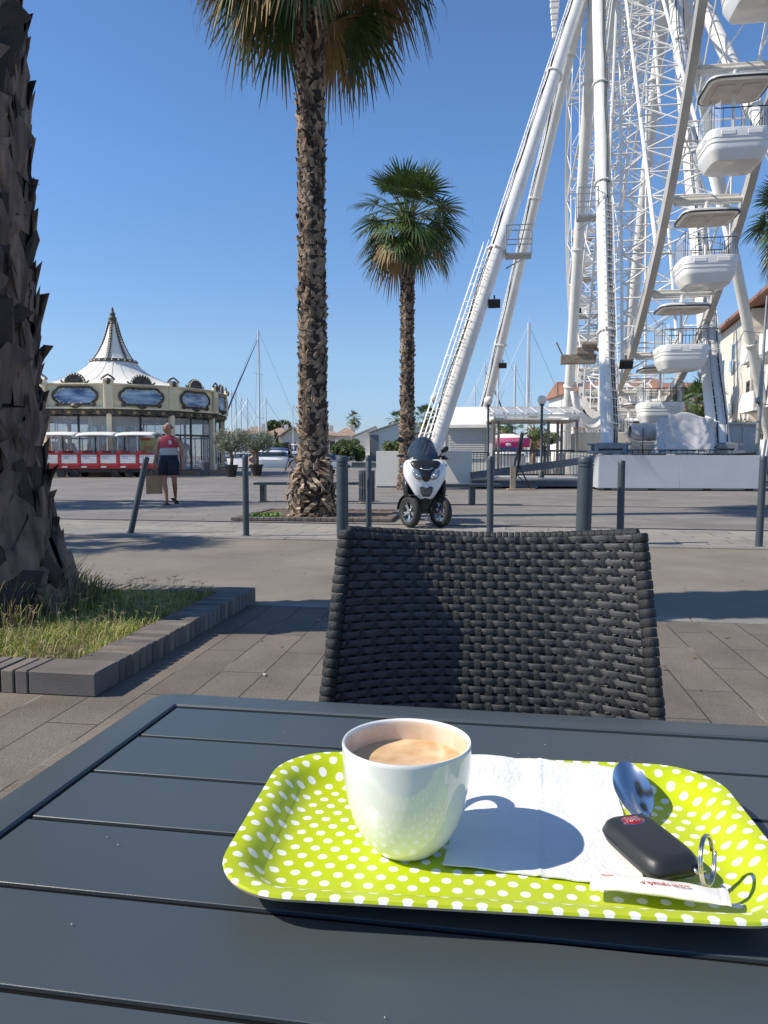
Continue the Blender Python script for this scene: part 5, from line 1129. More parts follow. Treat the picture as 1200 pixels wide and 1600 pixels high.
for i, x in enumerate((.02, .22, 2.95-.9, Lp-.75, Lp-.1)):
    for y in ((.1, 2.5) if i in (0, 4) else (.3,)): b = MB(); b.bb(x-.045, y-.045, 0, x+.045, y+.045, 2.30); b.build('post', mat('bronze_post', (.2, .18, .16), .5, var=.15), pg)
# stand of crossed black tubes
st = thing('tube_stand', 'black crossed tube stand leaning in front of the loading deck', 'stand', (PX(816, 23.6), 23.6, .01))
b = MB(); b.tube((.0, .1, 1.75), (-.32, 0, .35), .035, n=6); b.tube((0, .1, 1.7), (-.1, .1, .7), .06, .04, n=6); b.tube((-.1, .05, .75), (.28, 0, .02), .025, n=6); b.tube((-.1, .05, .75), (-.2, .3, .02), .025, n=6); b.tube((-.2, 0, .5), (.26, 0, .03), .018, n=6); b.build('tubes', M_black, st)
b = MB(); b.bb(-.36, -.03, 0, -.2, .03, .72); b.bb(-.45, -.2, 0, .4, .2, .025); b.build('base_post', mat('weathered_wood', (.35, .28, .2), .8, var=.2), st)
# globe lamps
def lamp(label, px, pyg, D, rg=.19):
    z = ZY(pyg, D); t = thing('globe_lamp', label, 'street lamp', (PX(px, D, z), D, 0), 0, 'white globe lamps'); b = MB(); b.lathe([(.09, 0), (.09, .5), (.05, .55), (.04, z-rg*1.3), (.08, z-rg*1.2), (.08, z-rg*.9)], 12); b.build('lamp_post', M_anth, t, smooth=40)
    b = MB(); b.ball((0, 0, z), rg, 20); b.build('globe', mat('opal_globe', (.78, .74, .66), .25, var=.03), t, smooth=True)
lamp('white globe lamp at the right corner of the kiosk roof', 763, 626, 27.5, .16); lamp('white globe lamp standing in front of the pergola roof', 847, 625, 25, .15); lamp('white globe lamp showing just left of the caged ladder foot', 678, 622, 60, .28)
# electric cabinets and pole at right
cb = thing('electric_cabinet', 'pair of pale grey double door cabinets right of the front right strut', 'cabinet', (PX(1131, 30), 30, 0)); wc = PX(1182, 30)-PX(1131, 30)
b = MB(); b.bb(0, 0, 0, wc, 1.2, 2.26, bev=.01); b.bb(-.05, -.08, 2.262, wc+.06, 1.3, 2.34); b.build('case', mat('cabinet_grey', (.46, .48, .5), .5, var=.05, dirt=.12), cb)
for i in range(2): b = MB(); b.bb(.06+i*wc/2, -.03, .15, wc/2-.05+i*wc/2, -.003, 2.15, bev=.006); b.build('door', MATS['cabinet_grey'], cb)
po = thing('flag_pole', 'tall thin pole with a small camera bracket at the right edge', 'pole', (PX(1181, 29), 29, 0)); po.rotation_euler = (0, R_(1.7), 0)
b = MB(); b.tube((0, 0, 0), (0, 0, 4.2), .09, .08, 12); b.tube((0, 0, 4.2), (0, 0, ZY(462, 29)), .06, .035, 10); b.build('shaft', M_steel, po, smooth=40)
b = MB(); b.ball((-.12, -.1, 3.1), (.12, .12, .14), 10); b.tube((0, 0, 3.0), (.4, 0, 2.95), .02, n=5); b.tube((0, 0, 5.6), (-.8, 0, 5.65), .015, n=5); b.build('camera_bracket', M_steel, po, smooth=40)
# ================================================================ CAROUSEL
CD = 45; cx = PX(180, CD, 3); ca = thing('carousel', 'cream domed carousel with blue painted medallions and glass sides', 'carousel', (cx, CD, 0), 0)
M_cream = mat('carousel_cream', (.80, .70, .49), .5, var=.08, scale=2, dirt=.1); M_orn = mat('dark_ornament', (.085, .075, .06), .6, .1, var=.5, scale=6); M_tent = mat('white_canvas', (.80, .78, .72), .7, var=.03, scale=1, dirt=.06); M_gold = mat('dull_gold', (.38, .27, .12), .5, .3, var=.3, scale=8)
RC = 6.35; NSd = 12; AOF = R_(-90-13.5)
def pol(r, a, z): return Vector((r*math.cos(a), r*math.sin(a), z))
# roof: flared tent of 24 gores
b = MB(); prof = [(RC+.05, 4.62), (5.3, 4.74), (4.2, 4.93), (3.1, 5.22), (2.2, 5.62), (1.5, 6.12), (1.28, 6.38)]
b.lathe(prof, 24, a0=AOF); lr_ = b.build('lower_roof', M_tent, ca, smooth=20); pl_ = prof; b = MB()
for i in range(24):
    a = AOF+2*math.pi*i/24; b.path([pol(r+.01, a, z+.015) for r, z in pl_], .008, n=4)
b.build('roof_seams', mat('seam_grey', (.45, .43, .4), .8), lr_)
prof = [(1.20, 6.45), (1.02, 6.66), (.80, 7.0), (.6, 7.42), (.42, 7.9), (.28, 8.4), (.2, 8.75)]
b = MB(); b.lathe(prof, 12, a0=AOF); up_ = b.build('spire_roof', M_tent, ca)
b = MB(); b.lathe([(1.22, 6.36), (1.34, 6.40), (1.34, 6.52), (1.22, 6.56), (1.12, 6.5)], 24)
for i in range(24): b.ball(pol(1.345, 2*math.pi*i/24, 6.46), .045, 6, mi=1)
for i in range(6):
    a = AOF+2*math.pi*i/6+.26
    for (r0, z0), (r1, z1) in zip(prof, prof[1:]):
        b.bar(pol(r0+.03, a, z0+.02), pol(r1+.03, a, z1+.02), .15, .06); 
        for k in range(3): b.ball(pol(r0+(r1-r0)*k/3+.07, a, z0+(z1-z0)*k/3+.03), .035, 5, mi=1)
b.build('bulb_trim', [M_orn, mat('bulb_white', (.8, .76, .62), .3, var=0)], up_)
b = MB(); b.lathe([(.26, 8.62), (.3, 8.72), (.22, 8.8), (.24, 8.95), (.14, 9.1), (.17, 9.2), (.07, 9.35), (.08, 9.45), (.02, 9.6), (0, ZY(503, CD))], 14); b.build('finial', M_orn, ca, smooth=40)
# fascia: 12 flat panels with corner pilasters
zf0, zf1 = 3.45, 4.62
for i in range(NSd):
    a = AOF+2*math.pi*i/NSd+math.pi/NSd; half = RC*math.sin(math.pi/NSd); ap = RC*math.cos(math.pi/NSd)
    def Q(x, d, z, a=a, ap=ap): ra = Vector((math.cos(a), math.sin(a), 0)); ta = Vector((-math.sin(a), math.cos(a), 0)); return ra*(ap+d)+ta*x+Vector((0, 0, z))
    M3 = Matrix((Vector((-math.sin(a), math.cos(a), 0)), Vector((-math.cos(a), -math.sin(a), 0)), Vector((0, 0, 1)))).transposed()
    b = MB(); b.box(Q(0, -.08, (zf0+zf1)/2), (half*2-.01, .12, zf1-zf0), M=M3); b.box(Q(0, 0, zf1+.03), (half*2, .22, .08), M=M3); b.box(Q(0, 0, zf0), (half*2, .16, .08), M=M3); fa = b.build('fascia_panel', M_cream, ca)
    # medallion: painted sea scene in a beaded frame with a lobed outline
    b = MB(); ns_ = 40
    def lob(t, s, kx=1.02, kz=.40): q = 1+.05*math.cos(6*t); return (math.copysign(abs(math.cos(t))**.6, math.cos(t))*kx*s*q, math.copysign(abs(math.sin(t))**.6, math.sin(t))*kz*s*q)
    zc = (zf0+zf1)/2+.02
    vs = [Q(0, .02, zc)]+[Q(*[lob(2*math.pi*k/ns_, 1)[0]][:1], .02, zc+lob(2*math.pi*k/ns_, 1)[1]) for k in range(ns_)]+[Q(lob(2*math.pi*k/ns_, 1)[0], -.01, zc+lob(2*math.pi*k/ns_, 1)[1]) for k in range(ns_)]
    b.add(vs, [(0, 1+k, 1+(k+1) % ns_) for k in range(ns_)]+[(1+k, 1+ns_+k, 1+ns_+(k+1) % ns_, 1+(k+1) % ns_) for k in range(ns_)])
    md = b.build('medallion', mat('painted_sea_scene', (.05, .17, .45), .5, var=.5, scale=1.6, col2=(.50, .66, .78), stretch=(.6, .6, 2.4)), fa)
    b = MB(); pts = [Q(lob(2*math.pi*k/ns_, 1.04)[0], .04, zc+lob(2*math.pi*k/ns_, 1.08)[1]) for k in range(ns_)]; b.path(pts, .065, n=6, closed=True)
    for k in range(22): l = lob(2*math.pi*k/22, .93); b.ball(Q(l[0], .05, zc+l[1]), .035, 5, mi=1)
    for x in (-.9, .9): b.ball(Q(x, .05, zc-.42), (.13, .13, .12), 7)
    b.ball(Q(0, .06, zc-.5), (.26, .2, .14), 8); b.build('medallion_frame', [M_orn, MATS['bulb_white']], fa)
    # crest over the medallion: ribbed half disc
    b = MB(); 
    cr_ = [Q(math.cos(t)*.46, -.03, zf1+.08+math.sin(t)*.42) for t in [math.pi*k/12 for k in range(13)]]; cf_ = [Q(math.cos(t)*.46, .05, zf1+.08+math.sin(t)*.42) for t in [math.pi*k/12 for k in range(13)]]
    b.add(cr_+cf_, [tuple(range(13)), tuple(range(25, 12, -1))]+[(k, k+13, k+14, k+1) for k in range(12)])
    for rr, w_ in ((.42, .17), (.2, .12)):
        pts = [Q(math.cos(t)*rr*1.1, .0, zf1+.08+math.sin(t)*rr*.95) for t in [math.pi*k/12 for k in range(13)]]; b.path(pts, w_*.6, n=6)
    for k in range(11): t = math.pi*(k+.5)/11; b.ball(Q(math.cos(t)*.5, .1, zf1+.08+math.sin(t)*.43), .042, 5, mi=1)
    for x in (-.62, .62): b.path([Q(x*.75, 0, zf1+.08), Q(x, 0, zf1+.1), Q(x*1.12, 0, zf1+.2)], .05, n=5)
    b.build('crest', [M_orn, MATS['bulb_white']], fa)
    # scalloped dark garland under the fascia
    b = MB(); n_ = 16; vs = []
    for k in range(n_*2+1): u = k/(n_*2); x = (u*2-1)*half; d_ = .22+.12*abs(math.sin(u*math.pi*4)); vs += [Q(x, -.02, zf0-.03), Q(x, -.02, zf0-.03-d_), Q(x, -.08, zf0-.03), Q(x, -.08, zf0-.03-d_)]
    fs = []
    for k in range(n_*2): o = k*4; fs += [(o, o+1, o+5, o+4), (o+2, o+6, o+7, o+3), (o+1, o+3, o+7, o+5)]
    b.add(vs, fs)
    for k in range(9): x = (k/8*2-1)*half*.9; b.ball(Q(x, .0, zf0-.16-.05*(k % 2)), (.11, .07, .09), 6, mi=k % 2)
    b.build('garland', [M_orn, M_gold], fa)
    # glass wall bay with dark mullions
    b = MB(); 
    for x in (-half*.93, 0, half*.93): b.box(Q(x, -.35, 1.7), (.09, .09, 3.4), M=M3)
    for z in (.25, 2.15, 3.1): b.box(Q(0, -.35, z), (half*1.9, .07, .10), M=M3)
    for x in (-half*.5, half*.5): b.box(Q(x, -.35, 1.2), (.05, .05, 1.9), M=M3)
    bay = b.build('glazing_frame', M_black, ca)
    b = MB(); b.box(Q(0, -.36, 1.7), (half*1.86, .02, 3.2), M=M3); b.build('glass_pane', M_glass, bay)
    # pilaster at the corner
    ac = AOF+2*math.pi*i/NSd; b = MB(); p = pol(RC+.02, ac, 0); M4 = Matrix.Rotation(ac+math.pi/2, 3, 'Z')
    b.box(p+Vector((0, 0, 4.02)), (.46, .14, 1.2), M=M4, bev=.02)
    for x in (-.12, 0, .12): b.box(p+M4 @ Vector((x, -.0, 0))*1+pol(.08, ac, 3.9), (.06, .05, .85), M=M4)
    b.box(p+Vector((0, 0, 4.78)), (.56, .2, .3), M=M4, bev=.05); b.ball(pol(RC+.1, ac, 4.78), (.14, .14, .17), 8, mi=1)
    b.path([p+M4 @ Vector((-.34, 0, 4.86)), p+M4 @ Vector((-.2, 0, 5.0)), p+Vector((0, 0, 5.12)), p+M4 @ Vector((.2, 0, 5.0)), p+M4 @ Vector((.34, 0, 4.86))], .05, n=6, mi=1); b.build('pilaster', [M_cream, M_orn], ca)
    b = MB(); q_ = pol(RC-.22, ac, 0); b.box(q_+Vector((0, 0, 1.75)), (.26, .26, 3.5), M=M4, bev=.02); b.box(q_+Vector((0, 0, .3)), (.36, .36, .6), M=M4, bev=.02); b.build('column', M_cream, ca)
b = MB(); b.lathe([(RC+.1, 0), (RC+.1, .22), (RC-.1, .25), (0, .26)], 48); b.build('platform', mat('carousel_floor', (.2, .16, .13), .7, var=.2), ca)
b = MB(); b.lathe([(1.5, .26), (1.5, 3.3), (1.9, 3.4), (1.9, 4.2), (0, 4.2)], 12)
for i in range(12): a = 2*math.pi*i/12; b.box(pol(1.5, a, 1.9), (.5, .08, 1.6), M=Matrix.Rotation(a+math.pi/2, 3, 'Z'), mi=1)
b.build('centre_drum', [M_cream, mat('drum_mirror', (.3, .4, .5), .1, .6, var=.3, scale=3)], ca)
b = MB(); b.lathe([(5.7, 3.35), (5.7, 3.5), (1.6, 3.5)], 24); b.build('ceiling_ring', M_gold, ca)
# horses on poles behind the glass
hr = None
for i in range(14):
    a = 2*math.pi*i/14+.2; rr = 4.2 if i % 2 else 3.2; b = MB()
    zb = 1.3+.25*math.sin(i*2.3); c = pol(rr, a, zb); tg = Vector((-math.sin(a), math.cos(a), 0))
    M5 = Matrix((tg, Vector((-tg.y, tg.x, 0)), Vector((0, 0, 1)))).transposed()
    def h(v): return c+M5 @ Vector(v)
    b.path([h((-.55, 0, .05)), h((-.42, 0, .1)), h((0, 0, .04)), h((.35, 0, .1)), h((.55, 0, .4)), h((.66, 0, .62)), h((.9, 0, .48))], [.08, .2, .19, .2, .13, .11, .05], n=8)
    for x, k in ((-.42, -.3), (-.3, .1), (.3, .35), (.42, .1)): b.path([h((x, .08, 0)), h((x+k*.4, .09, -.35)), h((x+k, .09, -.62))], [.08, .05, .03], n=5)
    b.path([h((-.6, 0, .1)), h((-.78, 0, -.2)), h((-.75, 0, -.5))], [.05, .07, .02], n=5)
    b.tube((c.x, c.y, .26), (c.x, c.y, 3.4), .025, n=6); b.build('wooden_horse', mat('horse_cream', (.6, .5, .38), .4, var=.3, scale=4), ca, smooth=True)
# ================================================================ TOURIST TRAIN
tn = thing('tourist_train', 'red and white open sided tourist train carriage in front of the carousel', 'tourist train', (PX(60, 37), 37, 0)); Lt = PX(243, 37)-PX(60, 37)
b = MB(); b.bb(0, 0, .42, Lt, 1.4, .62, bev=.03); b.build('chassis', M_red, tn)
b = MB(); b.bb(.05, .05, .25, Lt-.05, 1.35, .41); b.build('underframe', M_black, tn)
nb = 6; bw_ = Lt/nb
for i in range(nb):
    b = MB(); x = i*bw_
    b.bb(x+.0, -.02, .62, x+.14, .03, 1.22, bev=.01); b.bb(x+.001, -.015, 1.10, x+bw_, .028, 1.18); b.bb(x+.03, -.05, 1.14, x+.28, .06, 1.28, bev=.02); b.bb(x+.001, -.012, .56, x+bw_, .025, .68); ff = b.build('side_frame', M_red, tn)
    b = MB()
    for k in range(5): b.bb(x+.16, -.012, .69+k*.082, x+bw_-.02, .015, .765+k*.082, bev=.004)
    b.bb(x+.2, -.06, .48, x+.45, .0, .54); b.build('white_panel', M_white, ff)
    b = MB(); b.bb(x+.15, .1, .85, x+.25, 1.3, 1.3, bev=.02); b.bb(x+.2, .1, .82, x+.6, 1.3, .9); b.build('bench_seat', M_red, tn)
    for y in (.02, 1.36): b = MB(); b.tube((x+.07, y, 1.2), (x+.07, y, 2.0), .022, n=6); b.build('roof_post', M_white, tn)
for i in range(3):
    b = MB(); x0 = i*Lt/3; x1 = x0+Lt/3-.03; b.grid(lambda u, v, x0=x0, x1=x1: Vector((x0+(x1-x0)*u, -.15+1.7*v, 1.98+.16*math.sin(math.pi*v)**.6+.05*math.sin(math.pi*u)**.5)), 12, 12); b.build('roof', M_white, tn, smooth=True, solid=.05)
for x in (1.05, 1.7, Lt-2.0, Lt-1.3): b = MB(); b.tube((x, .0, .2), (x, .16, .2), .2, n=18); b.tube((x, 1.24, .2), (x, 1.4, .2), .2, n=18); b.build('wheel', M_rubber, tn)
b = MB(); b.bb(Lt-.95, .68, 1.24, Lt-.1, .71, 1.94, bev=.01); pnl = b.build('end_board', mat('olive_board', (.38, .38, .17), .6, var=.2, scale=3), tn)
b = MB(); b.bb(Lt-.9, .66, 1.80, Lt-.45, .678, 1.9); b.bb(Lt-.8, .66, 1.45, Lt-.3, .678, 1.5); b.bb(Lt-.8, .66, 1.35, Lt-.35, .678, 1.39); b.build('board_print', M_red, pnl)
for i, x in enumerate((Lt*.52, Lt*.62)):
    pass
# ================================================================ POTTED OLIVES
M_ol = mat('olive_leaf', (.16, .19, .12), .6, var=.35, scale=5, col2=(.22, .25, .17)); tr(M_ol)
M_olb = mat('olive_bark', (.12, .10, .08), .9, var=.4, scale=8, bump=.6)
M_hedge = mat('hedge_leaf', (.075, .12, .03), .6, var=.4, scale=2, col2=(.13, .18, .05)); tr(M_hedge)
def leafcloud(b, c, rad_, n, s, seed, holes=.25, mi=0):
    r_ = random.Random(seed)
    for i in range(n):
        while 1:
            p = Vector((r_.uniform(-1, 1), r_.uniform(-1, 1), r_.uniform(-1, 1)))
            if p.length < 1 and p.length > .35*r_.random() and noise.noise(Vector((p.x*2.1+seed, p.y*2.1, p.z*2.1))) > -holes+.15*p.length: break
        q = Vector((p.x*rad_[0], p.y*rad_[1], p.z*rad_[2]))+Vector(c); ss = s*r_.uniform(.5, 1.3)
        u = Vector((r_.uniform(-1, 1), r_.uniform(-1, 1), r_.uniform(-1, 1))).normalized(); v = u.orthogonal().normalized()*.35
        b.add([q-u*ss, q+v*ss, q+u*ss, q-v*ss], [(0, 1, 2, 3)], mi)
for px, D, lab, sd_ in ((361, 38, 'potted olive tree nearer the carousel corner', 3), (401, 40, 'potted olive tree behind the person in the red cap', 8)):
    t = thing('potted_olive', lab, 'potted tree', (PX(px, D), D, 0), 0, 'olive trees in black pots')
    b = MB(); b.lathe([(.22, 0), (.32, .52), (.35, .53), (.35, .6), (.3, .6), (.28, .5), (0, .5)], 20); b.build('pot', M_black, t, smooth=40)
    b = MB(); b.path([(0, 0, .45), (.04, 0, .9), (-.03, 0, 1.25), (.02, 0, 1.5)], [.1, .08, .08, .05], n=8)
    for k in range(7): a = k*.9+sd_; b.path([(0, 0, 1.2+.04*k), (math.cos(a)*.3, math.sin(a)*.3, 1.55), (math.cos(a)*.55, math.sin(a)*.5, 1.8)], [.04, .025, .01], n=5)
    b.build('trunk', M_olb, t, smooth=True)
    b = MB()
    for k in range(9): a = k*2.4; leafcloud(b, (math.cos(a)*.48, math.sin(a)*.45, 1.72+.30*math.sin(k*1.7)), (.46, .46, .42), 560, .05, sd_+k)
    b.build('crown', M_ol, t)
# ================================================================ BOATS IN THE HARBOUR
M_hull = mat('boat_white', (.78, .79, .80), .3, var=.03, scale=1, dirt=.05); M_navy = mat('navy_canvas', (.02, .05, .16), .7, var=.15); M_alu = mat('mast_alloy', (.62, .63, .64), .4, .4, var=.05); M_ylw = mat('boat_wood', (.3, .2, .1), .6)
WZ = -.55
def hullmesh(L, B, H):
    b = MB()
    def fn(u, v):
        x = (u-.5)*L; bw_ = B/2*min(1, (1-u)*2.6)**.55*(.55+.45*v**.5)*(.82 if u < .05 else 1); k = 2*v-1
        return x, bw_
    rows = []; nv = 8; nu = 18; vs = []
    for j in range(nv):
        v = j/(nv-1)
        for i in range(nu):
            u = i/(nu-1); w_ = B/2*(min(1, (1-u)*2.4)**.6)*(.35+.65*v**.45)*(.9+.1*min(1, u*5)); vs.append(((u-.5)*L+(.08*L*v if u > .8 else 0)*(u-.8)*5, w_, -.25+(H+.25)*v+.22*max(0, u-.4)**2*H*v))
    m = len(vs); vs += [(x, -y, z) for x, y, z in vs]; fs = []
    for j in range(nv-1):
        for i in range(nu-1): a = j*nu+i; fs.append((a, a+1, a+nu+1, a+nu)); fs.append((m+a, m+a+nu, m+a+nu+1, m+a+1))
    for i in range(nu-1): a = (nv-1)*nu+i; fs.append((a, a+1, m+a+1, m+a)); fs.append((i, m+i, m+i+1, i+1))
    for j in range(nv-1): fs.append((j*nu, (j+1)*nu, m+(j+1)*nu, m+j*nu))
    b.add(vs, fs); return b
def motorboat(label, px, D, L, rz, H=1.0, cab=1, canvas=None, grp='motor boats moored along the quay'):
    t = thing('motor_boat', label, 'boat', (PX(px, D, 0), D, WZ), R_(rz), grp); B = L*.34
    hullmesh(L, B, H).build('hull', M_hull, t, smooth=40)
    b = MB(); b.loft([(0, 0, L*.26, B*.36, H*.9), (-.02*L, 0, L*.22, B*.32, H+.45), (-.04*L, 0, L*.16, B*.28, H+.85)], 20, e=.5); cbn = b.build('cabin', M_hull, t, smooth=40)
    b = MB(); b.loft([(-.012*L, 0, L*.245, B*.345, H+.28), (-.03*L, 0, L*.195, B*.305, H+.66)], 20, e=.5); b.v = [(x*1.01, y*1.01, z) for x, y, z in b.v]; b.build('window_band', M_dglass, cbn)
    if cab > 1:
        b = MB(); b.bb(-L*.25, -B*.3, H+1.5, L*.05, B*.3, H+1.58, bev=.03); b.build('hard_top', M_hull, t)
        b = MB(); 
        for x in (-L*.22, 0): 
            for y in (-B*.28, B*.28): b.tube((x, y, H+.6), (x, y, H+1.5), .025, n=5)
        b.build('top_posts', M_alu, t)
    if canvas:
        b = MB(); b.grid(lambda u, v: Vector((-L*.45+L*.33*u, (v-.5)*B*.8, H+.4+.42*math.sin(math.pi*v)**.5*(.5+.5*u))), 8, 10); b.build('canvas_hood', canvas, t, smooth=True, solid=.03)
    b = MB()
    for s in (-1, 1):
        pts = [Vector((L*(.05+.4*k/6), s*B*.45*(min(1, (1-(.55+.4*k/6))*2.4)**.6), H+.55+.12*k/6)) for k in range(7)]; b.path(pts, .014, n=4)
        for p in pts[::2]: b.tube(p, p-Vector((0, 0, .5)), .012, n=4)
    b.build('bow_rail', M_alu, t)
    b = MB(); b.bb(-L*.502, -B*.2, .1, -L*.49, B*.2, H*.8); b.ball((-L*.53, 0, .4), (.18, .2, .4), 8); b.build('outboard_motor', M_black, t)
def sailboat(label, px, D, topy, L, rz, sail=None, lean=0, mr=.09, spreader=1, jib=None):
    zt_ = ZY(topy, D)-WZ; t = thing('sailing_boat', label, 'boat', (PX(px, D, ZY(topy, D)*.5), D, WZ), R_(rz), 'sailing boats moored in the harbour'); B = L*.3
    hullmesh(L, B, 1.0).build('hull', M_hull, t, smooth=40)
    b = MB(); b.loft([(-.02*L, 0, L*.2, B*.28, .95), (-.02*L, 0, L*.17, B*.22, 1.45)], 18, e=.5); b.build('cabin', M_hull, t, smooth=40)
    b = MB(); b.tube((0, 0, 1), (0, 0, zt_), mr, mr*.75, 8); 
    for k in range(spreader): z = 1+(zt_-1)*(k+1)/(spreader+1); b.tube((0, -B*.3, z), (0, B*.3, z), .025, n=4)
    b.tube((0, 0, zt_), (0, 0, zt_+.6), .012, n=4); b.build('mast', M_alu, t, smooth=40)
    b = MB(); b.tube((0, 0, 2.1), (-L*.38, 0, 2.0), .06, n=6); b.build('boom', M_alu, t)
    b = MB(); b.path([(-.1, 0, 2.25), (-L*.2, 0, 2.3), (-L*.36, 0, 2.12)], [.17, .15, .08], n=8); b.build('furled_sail', sail or M_navy, t, smooth=True)
    b = MB(); b.tube((0, 0, zt_-.2), (L*.5, 0, 1.2), .018, n=4); b.tube((0, 0, zt_-.1), (-L*.49, 0, 1.0), .014, n=4)
    for s in (-1, 1): b.tube((0, 0, zt_-.3), (0, s*B*.45, 1.0), .014, n=4)
    b.build('rigging', M_steel, t)
    if jib: b = MB(); b.path([(0.1, 0, zt_-1), (L*.25, 0, zt_*.5+.4), (L*.48, 0, 1.4)], [.03, .09, .1], n=6); b.build('furled_jib', jib, t, smooth=True)
for a in [('big white cabin cruiser moored stern on just right of the potted olives', 421, 69, 7.0, 170, 1.25, 1, None), ('white motor boat with a hard top behind the walking woman', 462, 72, 8, 200, 1.1, 2, M_navy), ('small white motor boat under the carousel corner', 343, 72, 6, 15, .8, 1, None),
          ('white cabin boat between the two potted olives', 381, 73, 7, 185, 1.1, 2, None), ('low white motor boat right of the walking woman, half behind the palm', 487, 70, 7, 160, 1.0, 1, None), ('white boat with blue hood far left of the carousel glass', 210, 76, 8, 10, 1.2, 2, M_navy),
          ('white motor boat behind the olive tree at the bench', 402, 84, 8, 20, 1.2, 2, None), ('small grey white boat right of the tall palm', 520, 90, 6, 30, .8, 1, None), ('white cruiser seen through the railing below the pink awning', 790, 72, 9, 178, 1.1, 1, None),
          ('white cruiser behind the railing right of the globe lamp', 862, 76, 9, 10, 1.3, 2, M_navy), ('white boat behind the carousel glass at the left', 120, 80, 8, 170, 1.2, 1, None)]: motorboat(*a)
for a in [('sailing boat with the tallest mast left of the tall palm and a blue furled jib', 405, 80, 515, 12, 165, None, 0, .13, 2, M_navy), ('sailing boat whose mast is nearest the carousel corner', 362, 84, 610, 8, 15), ('sailing boat with the second mast right of the carousel', 369, 92, 613, 8, 170),
          ('sailing boat with a dark raked stay, third mast right of the carousel', 377, 96, 620, 8, 10), ('sailing boat with the mast midway between carousel and tallest mast', 387, 88, 622, 8, 190), ('sailing boat with the mast just right of the tallest one', 416, 90, 622, 9, 20),
          ('sailing boat with a lone thin dark mast left of the tall palm trunk', 458, 95, 630, 7, 0, None, 0, .05), ('sailing boat with a slim mast just left of the wheel kiosk lamp', 778, 80, 515, 11, 15, None, 0, .14, 1), ('sailing boat with a blue rolled sail over the kiosk', 757, 84, 566, 9, 12, None, 0, .12, 1, M_navy),
          ('sailing boat with a paired mast behind the middle of the pergola', 804, 84, 571, 9, 170, None, 0, .15, 1), ('sailing boat with the thickest white mast behind the pergola', 825, 70, 505, 12, 12, None, 0, .20, 1), ('sailing boat with a short mast behind the kiosk roof', 742, 90, 600, 8, 175)]: sailboat(*a)
# pontoon and pink stall
pt = MB(); pt.bb(PX(505, 74), 74, -.55, PX(592, 74), 76, .55-.55+.35); pt.bb(PX(540, 74), 73.6, .36, PX(592, 74), 76.3, .46); tag(pt.build('pontoon', mat('pontoon_grey', (.35, .35, .34), .7, var=.2)), 'low grey pontoon over the water between the bollards', 'pontoon')
stl = thing('snack_stall', 'snack stall with a pink lettered awning seen under the pergola', 'stall', (PX(791, 58), 58, 0)); hs = 1.75
b = MB(); 
zb, z2 = ZY(699, 58), ZY(685, 58)
def aw(u, v): t = math.pi*(.0+1.0*u); return Vector((-math.cos(t)*1.75, -math.sin(t)*.9, zb+(z2-zb)*v))
b.grid(aw, 24, 3); va = b.build('awning_band', mat('pink_canvas', (.60, .04, .22), .7, var=.05), stl, smooth=True, solid=.03)
b = MB(); b.grid(lambda u, v: Vector((-math.cos(math.pi*u)*1.75*(1-v*.75), -math.sin(math.pi*u)*.9*(1-v*.75), z2+.32*v)), 24, 4); b.build('awning_top', M_tent, stl, smooth=True, solid=.03)
text('CREPES & GAUFRES', .26, M_white, stl, Matrix.Translation((0, -.95, (zb+z2)/2+.14)) @ Matrix.Rotation(R_(90), 4, 'X'), 'awning_lettering', .01)
b = MB(); b.ball((0, -.94, zb+.2), (.22, .03, .12), 10); b.build('awning_emblem', M_white, stl)
b = MB(); b.bb(-1.4, -.4, 0, 1.4, .8, 1.0); b.bb(-1.5, -.5, 1.0, 1.5, .8, 1.06)
for x in (-1.5, 1.5): b.bb(x-.04, .4, 0, x+.04, .48, z2)
b.build('counter', M_white, stl)
